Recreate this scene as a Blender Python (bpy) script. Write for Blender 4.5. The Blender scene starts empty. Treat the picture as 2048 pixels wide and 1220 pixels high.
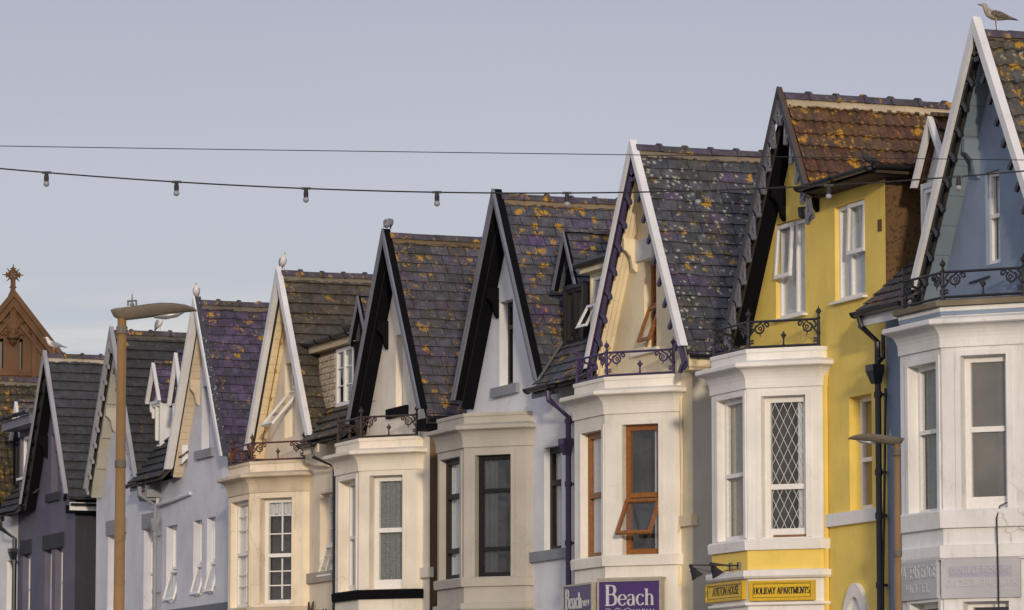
import bpy, bmesh, random, math
from math import sin, cos, pi, atan, tan, sqrt, radians, degrees
from mathutils import Vector, Matrix
from mathutils.geometry import delaunay_2d_cdt
random.seed(7)
S = bpy.context.scene
COL = S.collection
# ------------------------------------------------------------------ camera (2048x1220 photograph)
FPX = 8650.; PITCH = atan((1597. - 610.) / FPX); AL = atan((1024 + 2412) * cos(PITCH) / FPX)
CX, CY, CZ = 41.885, -21.978, 1.70
fh = (-cos(AL), sin(AL)); RT = (sin(AL), cos(AL), 0)
FW = (fh[0] * cos(PITCH), fh[1] * cos(PITCH), sin(PITCH)); UP = (-fh[0] * sin(PITCH), -fh[1] * sin(PITCH), cos(PITCH))
cam = bpy.data.cameras.new('camera'); co = bpy.data.objects.new('camera', cam); COL.objects.link(co)
co.location = (CX, CY, CZ); co.rotation_euler = (pi / 2 + PITCH, 0, pi / 2 - AL)
cam.sensor_width = 36; cam.lens = FPX / 2048 * 36; cam.clip_start = .5; cam.clip_end = 3000
S.camera = co

def ray(x, y):
    a = (x - 1024) / FPX; b = (610 - y) / FPX
    return [FW[i] + a * RT[i] + b * UP[i] for i in range(3)]
def F(x, y, Y=0.):                      # a survey point on the vertical plane Y = const
    d = ray(x, y); t = (Y - CY) / d[1]; return (CX + t * d[0], CZ + t * d[2])
def AT(x, y, D):                        # a survey point at distance D
    d = ray(x, y); return Vector((CX + D * d[0], CY + D * d[1], CZ + D * d[2]))

# ------------------------------------------------------------------ materials
MATS = {}
def nodes(name):
    m = bpy.data.materials.new(name); m.use_nodes = True; nt = m.node_tree
    return m, nt, nt.nodes['Principled BSDF']
def N(nt, t, **k):
    n = nt.nodes.new(t)
    for a, b in k.items():
        if a.startswith('i_'):
            n.inputs[a[2:].replace('_', ' ')].default_value = b
        else: setattr(n, a, b)
    return n
def L(nt, a, b): nt.links.new(a, b)
def pos(nt, sc=(1, 1, 1)):
    g = N(nt, 'ShaderNodeNewGeometry'); mp = N(nt, 'ShaderNodeMapping'); mp.inputs['Scale'].default_value = sc
    L(nt, g.outputs['Position'], mp.inputs['Vector']); return mp.outputs['Vector']
def noise(nt, scale, detail=4, sc=(1, 1, 1), rough=.55, off=None):
    n = N(nt, 'ShaderNodeTexNoise'); n.inputs['Scale'].default_value = scale; n.inputs['Detail'].default_value = detail
    n.inputs['Roughness'].default_value = rough
    v = pos(nt, sc)
    if off is not None: v.node.inputs['Location'].default_value = (off, off * 1.7, off * .3)
    L(nt, v, n.inputs['Vector']); return n.outputs['Fac']
def ramp(nt, fac, stops, interp='LINEAR'):
    r = N(nt, 'ShaderNodeValToRGB'); e = r.color_ramp; e.interpolation = interp
    while len(e.elements) < len(stops): e.elements.new(.5)
    for i, (p, c) in enumerate(stops):
        e.elements[i].position = p; e.elements[i].color = (*c, 1) if len(c) == 3 else c
    L(nt, fac, r.inputs['Fac']); return r.outputs['Color']
def mix(nt, fac, a, b, mode='MIX'):
    m = N(nt, 'ShaderNodeMix', data_type='RGBA', blend_type=mode)
    for v, s in ((fac, 0), (a, 6), (b, 7)):
        if isinstance(v, (int, float)): m.inputs[s].default_value = v
        elif isinstance(v, tuple): m.inputs[s].default_value = (*v, 1) if len(v) == 3 else v
        else: L(nt, v, m.inputs[s])
    return m.outputs[2]
def math_(nt, op, a, b=0., c=0.):
    m = N(nt, 'ShaderNodeMath', operation=op)
    for i, v in enumerate((a, b, c)):
        if isinstance(v, (int, float)): m.inputs[i].default_value = v
        else: L(nt, v, m.inputs[i])
    return m.outputs[0]
def bump(nt, b, h, st=.3, d=.01):
    n = N(nt, 'ShaderNodeBump'); n.inputs['Strength'].default_value = st; n.inputs['Distance'].default_value = d
    L(nt, h, n.inputs['Height']); L(nt, n.outputs['Normal'], b.inputs['Normal'])
BW = [(0, (0, 0, 0)), (1, (1, 1, 1))]
def paint(name, rgb, rough=.75, spec=.35, var=.16, stain=.25, srgb=(.22, .15, .08), bmp=.25):
    """painted render / woodwork: patchy tone, rain streaks, hairline dirt"""
    if name in MATS: return MATS[name]
    m, nt, b = nodes(name)
    n1 = noise(nt, 1.3, 5); n2 = noise(nt, 13, 6, (1, 1, .10), rough=.65); n3 = noise(nt, 45, 4); n4 = noise(nt, 5, 8, rough=.7, off=3.3)
    lo = tuple(c * (1 - var) for c in rgb); hi = tuple(min(.9, c * (1 + var * .5)) for c in rgb)
    c = ramp(nt, n1, [(.3, lo), (.7, hi)])
    st = math_(nt, 'MULTIPLY', ramp(nt, n2, [(.5, (0, 0, 0)), (.78, (1, 1, 1))]), ramp(nt, n4, [(.42, (0, 0, 0)), (.7, (1, 1, 1))]))
    c = mix(nt, math_(nt, 'MULTIPLY', st, stain), c, srgb)
    sp = ramp(nt, n4, [(.66, (0, 0, 0)), (.74, (1, 1, 1))])
    c = mix(nt, math_(nt, 'MULTIPLY', sp, stain * .6), c, srgb)
    vc = N(nt, 'ShaderNodeTexVoronoi', feature='DISTANCE_TO_EDGE'); vc.inputs['Scale'].default_value = .9
    wv = N(nt, 'ShaderNodeVectorMath', operation='ADD'); nn_ = N(nt, 'ShaderNodeTexNoise'); nn_.inputs['Scale'].default_value = 3.5; nn_.inputs['Detail'].default_value = 6; pv = pos(nt)
    L(nt, pv, nn_.inputs['Vector']); sc_ = N(nt, 'ShaderNodeVectorMath', operation='SCALE'); L(nt, nn_.outputs['Color'], sc_.inputs[0]); sc_.inputs['Scale'].default_value = .55
    L(nt, pv, wv.inputs[0]); L(nt, sc_.outputs[0], wv.inputs[1]); L(nt, wv.outputs[0], vc.inputs['Vector'])
    ck = math_(nt, 'MULTIPLY', ramp(nt, vc.outputs['Distance'], [(.0, (1, 1, 1)), (.009, (0, 0, 0))]), ramp(nt, noise(nt, .8, 2, off=12.), [(.52, (0, 0, 0)), (.58, (1, 1, 1))]))
    c = mix(nt, math_(nt, 'MULTIPLY', ck, min(.45, stain * .8)), c, srgb)
    L(nt, c, b.inputs['Base Color']); b.inputs['Roughness'].default_value = rough
    b.inputs['Specular IOR Level'].default_value = spec
    bump(nt, b, math_(nt, 'ADD', n3, math_(nt, 'MULTIPLY', n4, .8)), bmp, .006)
    MATS[name] = m; return m
def flaky(name, rgb, under, amt=.5, rough=.6, sc=22, w=.02):
    if name in MATS: return MATS[name]
    m, nt, b = nodes(name)
    n = noise(nt, sc, 6, rough=.7); c = ramp(nt, n, [(amt - w, rgb), (amt + w, under)])
    L(nt, c, b.inputs['Base Color']); b.inputs['Roughness'].default_value = rough; bump(nt, b, n, .5, .01)
    MATS[name] = m; return m
def roofmat(name, stops, lichen=.6, pale=0., mossy=None, rough=.72, gloss=.3):
    """one random tint per tile, orange lichen rosettes, pale lichen dots"""
    if name in MATS: return MATS[name]
    m, nt, b = nodes(name)
    g = N(nt, 'ShaderNodeNewGeometry')
    c = ramp(nt, g.outputs['Random Per Island'], stops)
    big = noise(nt, .9, 3, off=5.); med = noise(nt, 9, 6, rough=.65); fine = noise(nt, 60, 4)
    c = mix(nt, 1., c, ramp(nt, med, [(.28, (.45, .45, .45)), (.72, (1.45, 1.45, 1.45))]), 'MULTIPLY')
    c = mix(nt, ramp(nt, noise(nt, 3.5, 5, off=9.), [(.48, (0, 0, 0)), (.7, (.75, .75, .75))]), c, mossy or (.055, .047, .03))
    c = mix(nt, ramp(nt, noise(nt, 2.1, 7, off=47., rough=.75), [(.50, (0, 0, 0)), (.60, (.7, .7, .7))]), c, mix(nt, .5, c, (.018, .017, .014)))
    # pale lichen
    v = N(nt, 'ShaderNodeTexVoronoi'); v.inputs['Scale'].default_value = 11.; L(nt, pos(nt), v.inputs['Vector'])
    wob = math_(nt, 'ADD', v.outputs['Distance'], math_(nt, 'MULTIPLY', math_(nt, 'SUBTRACT', noise(nt, 32, 6, rough=.8), .5), 1.1))
    if pale:
        k = math_(nt, 'MULTIPLY', ramp(nt, wob, [(.2, (1, 1, 1)), (.27, (0, 0, 0))]), ramp(nt, big, [(.57 - .12 * pale, (0, 0, 0)), (.62 - .1 * pale, (1, 1, 1))]))
        c = mix(nt, k, c, (.30, .31, .24))
    v2 = N(nt, 'ShaderNodeTexVoronoi'); v2.inputs['Scale'].default_value = 5.5; L(nt, pos(nt), v2.inputs['Vector'])
    wob2 = math_(nt, 'ADD', math_(nt, 'MULTIPLY', v2.outputs['Distance'], .55), math_(nt, 'MULTIPLY', math_(nt, 'SUBTRACT', noise(nt, 8, 8, rough=.78), .43), 2.1))
    patch = ramp(nt, noise(nt, 1.7, 4, off=21.), [(.62 - .2 * lichen, (0, 0, 0)), (.70 - .2 * lichen, (1, 1, 1))])
    k = math_(nt, 'MULTIPLY', ramp(nt, wob2, [(.2, (1, 1, 1)), (.27, (0, 0, 0))]), patch)
    c = mix(nt, math_(nt, 'MULTIPLY', k, .92 if lichen else 0.), c, mix(nt, fine, (.30, .15, .012), (.52, .29, .02)))
    v3 = N(nt, 'ShaderNodeTexVoronoi'); v3.inputs['Scale'].default_value = 13.; L(nt, pos(nt), v3.inputs['Vector'])
    wob3 = math_(nt, 'ADD', v3.outputs['Distance'], math_(nt, 'MULTIPLY', math_(nt, 'SUBTRACT', noise(nt, 40, 6, rough=.8), .5), 1.7))
    patch3 = ramp(nt, noise(nt, 2.3, 5, off=33.), [(.66 - .13 * lichen, (0, 0, 0)), (.70 - .13 * lichen, (1, 1, 1))])
    k3 = math_(nt, 'MULTIPLY', ramp(nt, wob3, [(.18, (1, 1, 1)), (.26, (0, 0, 0))]), patch3)
    c = mix(nt, math_(nt, 'MULTIPLY', k3, .8 if lichen else 0.), c, mix(nt, fine, (.22, .12, .015), (.46, .27, .03)))
    L(nt, c, b.inputs['Base Color']); b.inputs['Roughness'].default_value = rough
    b.inputs['Specular IOR Level'].default_value = gloss
    bump(nt, b, math_(nt, 'ADD', med, math_(nt, 'MULTIPLY', fine, .4)), .35, .008)
    MATS[name] = m; return m
def plain(name, rgb, rough=.5, metal=0., spec=.5, nz=.15):
    if name in MATS: return MATS[name]
    m, nt, b = nodes(name)
    n = noise(nt, 30, 4)
    c = ramp(nt, n, [(.3, tuple(x * (1 - nz) for x in rgb)), (.7, tuple(min(.95, x * (1 + nz)) for x in rgb))])
    L(nt, c, b.inputs['Base Color']); b.inputs['Roughness'].default_value = rough; b.inputs['Metallic'].default_value = metal
    b.inputs['Specular IOR Level'].default_value = spec
    MATS[name] = m; return m
def glass(dust_and_reflection=.04, key='glass'):
    if key in MATS: return MATS[key]
    m, nt, b = nodes('window_' + key); out = nt.nodes['Material Output']
    t = N(nt, 'ShaderNodeBsdfTransparent'); t.inputs['Color'].default_value = (.90, .92, .92, 1)
    g = N(nt, 'ShaderNodeBsdfGlossy'); g.inputs['Roughness'].default_value = .04; g.inputs['Color'].default_value = (.95, .96, 1, 1)
    d = N(nt, 'ShaderNodeBsdfDiffuse'); d.inputs['Color'].default_value = (.24, .23, .20, 1)  # grey diffuse: pane dust, plus painted reflection when set high
    fr = N(nt, 'ShaderNodeLayerWeight'); fr.inputs['Blend'].default_value = .5
    bp = N(nt, 'ShaderNodeBump'); bp.inputs['Strength'].default_value = .2; bp.inputs['Distance'].default_value = .03
    L(nt, noise(nt, 2.2, 1), bp.inputs['Height']); L(nt, bp.outputs[0], g.inputs['Normal'])
    m1 = N(nt, 'ShaderNodeMixShader'); m2 = N(nt, 'ShaderNodeMixShader')
    L(nt, math_(nt, 'MULTIPLY', noise(nt, 1.6, 4), dust_and_reflection * 2), m1.inputs[0]); L(nt, t.outputs[0], m1.inputs[1]); L(nt, d.outputs[0], m1.inputs[2])
    L(nt, math_(nt, 'MULTIPLY_ADD', math_(nt, 'POWER', fr.outputs['Facing'], 5.), .90, .05), m2.inputs[0]); L(nt, m1.outputs[0], m2.inputs[1]); L(nt, g.outputs[0], m2.inputs[2])
    L(nt, m2.outputs[0], out.inputs['Surface']); MATS[key] = m; return m

WHITE = lambda: paint('white_render', (.74, .73, .70), stain=.3)
# ------------------------------------------------------------------ mesh helpers
def new(): return bmesh.new()
def obj(name, bm, mat, parent=None, smooth=False, stuff=False):
    bmesh.ops.recalc_face_normals(bm, faces=bm.faces) if not smooth == 'keep' else None
    me = bpy.data.meshes.new(name); 
    if parent is not None:
        p = parent; off = Vector((0, 0, 0))
        while p is not None: off += Vector(p.location); p = p.parent
        bmesh.ops.translate(bm, verts=bm.verts, vec=-off)
    bm.to_mesh(me); bm.free()
    for mm in (mat if isinstance(mat, (list, tuple)) else [mat]): me.materials.append(mm)
    if smooth:
        for f in me.polygons: f.use_smooth = True
    o = bpy.data.objects.new(name, me); COL.objects.link(o)
    if parent is not None: o.parent = parent
    return o
def thing(name, loc, label, cat, group=None):
    o = bpy.data.objects.new(name, None); COL.objects.link(o); o.location = loc; o.empty_display_size = .3
    o['label'] = label; o['category'] = cat
    if group: o['group'] = group
    return o
def tag(o, label, cat, group=None):
    o['label'] = label; o['category'] = cat
    if group: o['group'] = group
    return o
def para(bm, o, a, b, c):
    """parallelepiped from a corner and three edge vectors"""
    o, a, b, c = map(Vector, (o, a, b, c))
    v = [bm.verts.new(o + a * i + b * j + c * k) for i in (0, 1) for j in (0, 1) for k in (0, 1)]
    for q in ((0, 1, 3, 2), (4, 6, 7, 5), (0, 4, 5, 1), (2, 3, 7, 6), (0, 2, 6, 4), (1, 5, 7, 3)): bm.faces.new([v[i] for i in q])
def box(bm, x0, x1, y0, y1, z0, z1): para(bm, (x0, y0, z0), (x1 - x0, 0, 0), (0, y1 - y0, 0), (0, 0, z1 - z0))
def frame_of(t):
    t = t.normalized(); u = t.cross(Vector((0, 0, 1)))
    if u.length < .05: u = t.cross(Vector((1, 0, 0)))
    u.normalize(); return u, t.cross(u).normalized()
def tube(bm, pts, r, n=6, close=True):
    pts = [Vector(p) for p in pts]; rings = []
    for i, p in enumerate(pts):
        t = pts[min(i + 1, len(pts) - 1)] - pts[max(i - 1, 0)]
        u, w = frame_of(t); rr = r[i] if isinstance(r, (list, tuple)) else r
        rings.append([bm.verts.new(p + u * (rr * cos(2 * pi * k / n)) + w * (rr * sin(2 * pi * k / n))) for k in range(n)])
    for a, b in zip(rings, rings[1:]):
        for k in range(n): bm.faces.new((a[k], a[(k + 1) % n], b[(k + 1) % n], b[k]))
    if close: bm.faces.new(rings[0]); bm.faces.new(rings[-1])
def lathe(bm, c, prof, n=8, axis=Vector((0, 0, 1))):
    c = Vector(c); tube(bm, [c + axis * z for r, z in prof], [r for r, z in prof], n)
def prism_y(bm, poly, y0, y1):
    """polygon in XZ extruded along Y"""
    a = [bm.verts.new((x, y0, z)) for x, z in poly]; b = [bm.verts.new((x, y1, z)) for x, z in poly]
    bm.faces.new(a); bm.faces.new(b[::-1])
    for i in range(len(poly)):
        j = (i + 1) % len(poly); bm.faces.new((a[i], b[i], b[j], a[j]))
class Face:
    """a vertical wall face: s runs to the right seen from outside, z up, e outwards"""
    def __init__(s, O, d):
        l = sqrt(d[0] ** 2 + d[1] ** 2); s.O = O; s.d = (d[0] / l, d[1] / l); s.n = (s.d[1], -s.d[0]); s.len = l
    def pt(s, a, z, e=0.): return Vector((s.O[0] + a * s.d[0] + e * s.n[0], s.O[1] + a * s.d[1] + e * s.n[1], z))
    def px(s, x, y, e=0.):
        r = ray(x, y); ox, oy = s.O[0] + e * s.n[0], s.O[1] + e * s.n[1]
        t = ((ox - CX) * s.n[0] + (oy - CY) * s.n[1]) / (r[0] * s.n[0] + r[1] * s.n[1])
        P = (CX + t * r[0], CY + t * r[1], CZ + t * r[2])
        return ((P[0] - ox) * s.d[0] + (P[1] - oy) * s.d[1], P[2])
    def rect(s, x0, y0, x1, y1, e=0.):
        a = s.px(x0, y0, e); b = s.px(x1, y1, e); return (a[0], b[1], b[0], a[1])
def fbox(bm, f, s0, s1, z0, z1, e0, e1):
    o = f.pt(s0, z0, e0); para(bm, o, f.pt(s1, z0, e0) - o, f.pt(s0, z1, e0) - o, f.pt(s0, z0, e1) - o)
def inside(p, poly):
    x, y = p; r = False
    for i in range(len(poly)):
        x1, y1 = poly[i]; x2, y2 = poly[i - 1]
        if (y1 > y) != (y2 > y) and x < (x2 - x1) * (y - y1) / (y2 - y1) + x1: r = not r
    return r
def panel(bm, f, poly, holes=(), rev=.14):
    """wall sheet with real window openings and their reveals"""
    vs = [Vector(p) for p in poly]; es = [(i, (i + 1) % len(poly)) for i in range(len(poly))]
    for (a, b, c, d) in holes:
        k = len(vs); vs += [Vector(q) for q in ((a, b), (c, b), (c, d), (a, d))]; es += [(k, k + 1), (k + 1, k + 2), (k + 2, k + 3), (k + 3, k)]
    V, E_, Fc, *_ = delaunay_2d_cdt(vs, es, [], 0, 1e-5)
    bv = [bm.verts.new(f.pt(v.x, v.y)) for v in V]
    for t in Fc:
        c = sum((V[i] for i in t), Vector((0, 0))) / len(t)
        if not inside((c.x, c.y), poly) or any(a < c.x < cc and b < c.y < d for a, b, cc, d in holes): continue
        try: bm.faces.new([bv[i] for i in t])
        except ValueError: pass
    for v in bv:
        if not v.link_faces: bm.verts.remove(v)
    for (a, b, c, d) in holes:
        q = [(a, b), (c, b), (c, d), (a, d)]
        A = [bm.verts.new(f.pt(*p)) for p in q]; B = [bm.verts.new(f.pt(*p, -rev)) for p in q]
        for i in range(4): bm.faces.new((A[i], A[(i + 1) % 4], B[(i + 1) % 4], B[i]))

# ------------------------------------------------------------------ windows
def ring(bm, f, r, w, e0, e1, bot=None):
    s0, z0, s1, z1 = r; bot = bot or w
    fbox(bm, f, s0, s0 + w, z0, z1, e0, e1); fbox(bm, f, s1 - w, s1, z0, z1, e0, e1)
    fbox(bm, f, s0 + w, s1 - w, z1 - w, z1, e0, e1); fbox(bm, f, s0 + w, s1 - w, z0, z0 + bot, e0, e1)
def quad(bm, f, r, e):
    s0, z0, s1, z1 = r; bm.faces.new([bm.verts.new(f.pt(*p, e)) for p in ((s0, z0), (s1, z0), (s1, z1), (s0, z1))])
def curtain(parent, f, r, e, mat, kind='full'):
    s0, z0, s1, z1 = r; w = s1 - s0
    spans = {'full': [(s0, s1, z0, z1)], 'sides': [(s0, s0 + w * .3, z0, z1), (s1 - w * .3, s1, z0, z1)], 'left': [(s0, s0 + w * .45, z0, z1)],
             'right': [(s1 - w * .25, s1, z0, z1)], 'valance': [(s0, s1, z1 - (z1 - z0) * .13, z1)], 'blind': [(s0, s1, z0, z1)]}[kind]
    bm = new()
    if kind == 'blind':
        quad(bm, f, r, e + .035); obj('blind', bm, mat, parent); return  # flat blind just behind the glass, its pale tone doubling as sky reflection
    for a, b, c, d in spans:
        n = max(8, int((b - a) / .012)); top = []; bot = []; ph = random.random() * 6
        for i in range(n + 1):
            s = a + (b - a) * i / n; ee = e + .018 * sin(s * 75 + ph) + .012 * sin(s * 31 + ph * 2)
            top.append(bm.verts.new(f.pt(s, d, ee))); bot.append(bm.verts.new(f.pt(s, c + .012 * sin(s * 40), ee * 1.0 + .01 * sin(s * 20))))
        for i in range(n): bm.faces.new((bot[i], bot[i + 1], top[i + 1], top[i]))
    obj('curtain', bm, mat, parent, smooth=True)
def window(house, f, r, mat, rev=.14, gl=None, fw=.055, bars_h=(), bars_v=(), thin_h=(), thin_v=(), lead=None, cur=None, curmat=None,
           sill=None, sash=None, hole_pane=None, name='window', bot=None, room=True, label=None):
    """r = opening (s0,z0,s1,z1). bars are fractions of the height/width; sash = top-hung lights held open"""
    s0, z0, s1, z1 = r; W = s1 - s0; H = z1 - z0
    bm = new(); ring(bm, f, r, fw, -rev - .06, -rev, bot)
    for h in bars_h: fbox(bm, f, s0 + fw, s1 - fw, z0 + H * h - fw * .45, z0 + H * h + fw * .45, -rev - .055, -rev + .012)
    for v in bars_v: fbox(bm, f, s0 + W * v - fw * .42, s0 + W * v + fw * .42, z0 + fw, z1 - fw, -rev - .05, -rev - .003)
    for (h, a, b) in thin_h: fbox(bm, f, s0 + W * a, s0 + W * b, z0 + H * h - .009, z0 + H * h + .009, -rev - .04, -rev - .012)
    for (v, a, b) in thin_v: fbox(bm, f, s0 + W * v - .009, s0 + W * v + .009, z0 + H * a, z0 + H * b, -rev - .038, -rev - .014)
    w = obj(name, bm, mat, house)
    if label: w['label'] = label
    bm = new(); quad(bm, f, (s0 + fw * .6, z0 + fw * .6, s1 - fw * .6, z1 - fw * .6), -rev - .03); obj('pane', bm, gl or glass(), w)
    if lead:
        bm = new(); pit = lead
        for (a, b, c, d) in ([(s0 + fw, z0 + fw, s1 - fw, z0 + H * bars_h[0] - .03), (s0 + fw, z0 + H * bars_h[0] + .03, s1 - fw, z1 - fw)] if bars_h else [(s0 + fw, z0 + fw, s1 - fw, z1 - fw)]):
            k = 2.05
            for sg in (1, -1):
                for i in range(-40, 60):
                    t0 = a + i * pit; pts = []
                    # line s = t0 + sg*(z-b)/k
                    za, zb = b, d
                    sa = t0 + sg * (za - b) / k; sb = t0 + sg * (zb - b) / k
                    if sg > 0:
                        if sb < a or sa > c: continue
                    else:
                        if sa < a or sb > c: continue
                    if sa < a: za = b + sg * k * (a - t0); sa = a
                    if sa > c: za = b + sg * k * (c - t0); sa = c
                    if sb > c: zb = b + sg * k * (c - t0); sb = c
                    if sb < a: zb = b + sg * k * (a - t0); sb = a
                    if zb - za > .02: tube(bm, [f.pt(sa, za, -rev - .024), f.pt(sb, zb, -rev - .024)], .0038, 4)
        obj('lead_lattice', bm, plain('lattice_white', (.6, .6, .58), .6), w)
    if cur: curtain(w, f, (s0 + fw * .7, z0 + fw * .7, s1 - fw * .7, z1 - fw * .7), -rev - .085, curmat, cur)
    if room:
        bm = new(); d0, d1 = -rev - .062, -rev - .75
        q = [(s0 + .01, z0 + .01), (s1 - .01, z0 + .01), (s1 - .01, z1 - .01), (s0 + .01, z1 - .01)]
        A = [bm.verts.new(f.pt(*p, d0)) for p in q]; B = [bm.verts.new(f.pt(*p, d1)) for p in q]
        for i in range(4): bm.faces.new((A[i], A[(i + 1) % 4], B[(i + 1) % 4], B[i]))
        bm.faces.new(B); obj('room', bm, plain('room_dim', (.028, .025, .022), .9, nz=.5), w)  # near-black box; the darkness of the unlit room is in its colour
    if sill:
        bm = new(); fbox(bm, f, s0 - .05, s1 + .05, z0 - sill, z0 - .003, -.06, .06); obj('sill', bm, mat, w)
    if sash:
        for (a, b, c, d, ang) in (sash if isinstance(sash, list) else [sash]):   # fractions, angle in degrees
            A, B, C, D = s0 + W * a, z0 + H * b, s0 + W * c, z0 + H * d
            t = radians(ang); bm = new(); Ln = D - B; g = .045
            def P(s, q, e): return f.pt(s, D - q * cos(t) + e * sin(t), -rev + .012 + q * sin(t) + e * cos(t))
            def pb(a0, a1, q0, q1, e0, e1):
                o = P(a0, q0, e0); para(bm, o, P(a1, q0, e0) - o, P(a0, q1, e0) - o, P(a0, q0, e1) - o)
            pb(A, C, 0, g, 0, .035); pb(A, C, Ln - g, Ln, 0, .035); pb(A, A + g, g, Ln - g, 0, .035); pb(C - g, C, g, Ln - g, 0, .035)
            if thin_h:
                for k in (1, 2): pb(A + g, C - g, Ln * k / 3 - .006, Ln * k / 3 + .006, .01, .025)
                pb((A + C) / 2 - .006, (A + C) / 2 + .006, g, Ln - g, .012, .027)
            sh = obj('sash', bm, mat, w); bm = new()
            bm.faces.new([bm.verts.new(P(*p, .018)) for p in ((A + g, g), (C - g, g), (C - g, Ln - g), (A + g, Ln - g))]); obj('pane', bm, glass(), w)
    return w

# ------------------------------------------------------------------ roofs
ZA, ZF, HW = 10.17, 7.30, 1.64
SL = (ZA - ZF) / HW; TH = atan(SL); CT, ST = cos(TH), sin(TH)
class Slope:
    def __init__(s, O, u, v, n): s.O, s.u, s.v, s.n = Vector(O), Vector(u), Vector(v), Vector(n)
    def p(s, u, v, h=0.): return s.O + s.u * u + s.v * v + s.n * h
def slates(bm, sl, U, V, e=.172, w=.262, th=.012, jit=.015, tilt=.012, gap=.005, bond=True, clip=None):
    rows = int(math.ceil(V / e))
    for r in range(rows):
        v1 = min(V + .02, (r + 1) * e); v0 = max(0, r * e - .03); u = -(w / 2 if (bond and r % 2) else 0) - random.random() * .03
        while u < U:
            ww = w * random.uniform(.88, 1.12) if bond else w
            a, b = max(0, u + gap), min(U, u + ww - gap); u += ww
            if b - a < .03: continue
            if clip and not clip((a + b) / 2, (v0 + v1) / 2): continue
            dv = random.uniform(-jit, jit) * .7; h0 = random.uniform(0, .004); sk = random.uniform(-jit, jit) * .4
            q = [(a, v0, h0), (b, v0, h0), (b, v1 + dv + sk, h0 + tilt + th), (a, v1 + dv - sk, h0 + tilt + th)]
            T = [bm.verts.new(sl.p(*k)) for k in q]; Bv = [bm.verts.new(sl.p(k[0], k[1], k[2] - th)) for k in q]
            bm.faces.new(T)
            for i in (1, 2, 3): bm.faces.new((T[i], T[(i + 1) % 4], Bv[(i + 1) % 4], Bv[i]))
def pantiles(bm, sl, U, V, e=.195, w=.244, rolls=2, amp=.013, clip=None):
    rows = int(math.ceil(V / e)); ns = 7 * rolls
    for r in range(rows):
        v0 = max(0, r * e - .03); v1 = min(V, (r + 1) * e); c = 0; u = -random.random() * .02
        while u < U:
            a, b = max(0, u), min(U, u + w); 
            if b - a > .04 and not (clip and not clip((a + b) / 2, (v0 + v1) / 2)):
                dv = random.uniform(-.006, .006); hh = random.uniform(0, .005); top = []; bot = []; but = []
                for i in range(ns + 1):
                    t = i / ns; uu = u + w * t
                    if uu < a - 1e-6 or uu > b + 1e-6: continue
                    ph = (t * rolls) % 1.0
                    h = amp * (max(0, sin(pi * min(1, ph / .62))) ** .8 * 1.5 - .35 * sin(pi * max(0, (ph - .62) / .38)))
                    top.append(bm.verts.new(sl.p(uu, v0, h + hh - .012))); bot.append(bm.verts.new(sl.p(uu, v1 + dv, h + hh + .020))); but.append(bm.verts.new(sl.p(uu, v1 + dv, h + hh - .012)))
                for i in range(len(top) - 1):
                    bm.faces.new((top[i], top[i + 1], bot[i + 1], bot[i])); bm.faces.new((bot[i], bot[i + 1], but[i + 1], but[i]))
            u += w
def ridge_tiles(bm, O, d, Ln, r=.095, seg=.40, collar=True, drop=.0):
    """half-round ridge tiles with raised collars"""
    O = Vector(O); d = Vector(d).normalized(); side = d.cross(Vector((0, 0, 1))); n = int(Ln / seg) + 1
    for i in range(n):
        a = i * seg + .004; b = min(Ln, (i + 1) * seg - .004)
        if b <= a: break
        prof = [(a, r), (b, r)]; dz = random.uniform(-.006, .006)
        rgs = []
        sec = [(a, r * .95), (b - .045, r * .97), (b - .045, r * 1.22), (b, r * 1.22)] if collar else prof
        for (q, rr) in sec: rgs.append([bm.verts.new(O + d * q + side * (rr * 1.05 * cos(t)) + Vector((0, 0, rr * sin(t) * 1.0 + dz - .02))) for t in [pi * k / 8 for k in range(9)]])
        for A, B in zip(rgs, rgs[1:]):
            for k in range(8): bm.faces.new((A[k], A[k + 1], B[k + 1], B[k]))
        bm.faces.new(rgs[0]); bm.faces.new(rgs[-1])
RM = {
 'slate_grey': lambda: roofmat('slate_grey', [(0, (.058, .062, .075)), (.35, (.085, .088, .105)), (.62, (.072, .068, .10)), (.8, (.095, .098, .105)), (.93, (.085, .07, .12)), (1, (.09, .055, .14))], .95, 0),
 'slate_pale': lambda: roofmat('slate_pale', [(0, (.045, .05, .06)), (.45, (.078, .082, .096)), (.8, (.062, .062, .078)), (1, (.085, .06, .115))], .62, 1.6),
 'slate_purple': lambda: roofmat('slate_purple', [(0, (.05, .045, .068)), (.3, (.068, .052, .092)), (.6, (.085, .062, .115)), (.85, (.065, .062, .085)), (1, (.10, .075, .135))], .62, 0, (.035, .033, .038)),
 'slate_brown': lambda: roofmat('slate_brown', [(0, (.06, .058, .062)), (.5, (.082, .078, .092)), (1, (.075, .06, .09))], 1.0, 0, (.06, .05, .03)),
 'concrete_grey': lambda: roofmat('concrete_grey', [(0, (.046, .047, .053)), (1, (.058, .059, .066))], .0, 0, (.05, .05, .052)),
 'concrete_dark': lambda: roofmat('concrete_dark', [(0, (.036, .037, .041)), (1, (.046, .046, .050))], .22, 0, (.04, .038, .034)),
 'concrete_brown': lambda: roofmat('concrete_brown', [(0, (.064, .056, .045)), (1, (.085, .074, .06))], .8, 0, (.05, .042, .025)),
 'pantile_red': lambda: roofmat('pantile_red', [(0, (.085, .038, .024)), (.5, (.105, .05, .03)), (1, (.10, .062, .042))], 1.35, 0, (.10, .062, .02)),
 'pantile_grey': lambda: roofmat('pantile_grey', [(0, (.06, .062, .062)), (.6, (.09, .09, .085)), (1, (.075, .065, .05))], 1.25, .4, (.10, .078, .035)),
 'pantile_dark': lambda: roofmat('pantile_dark', [(0, (.05, .045, .03)), (1, (.075, .058, .035))], .9, 0, (.045, .035, .018)),
}
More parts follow.
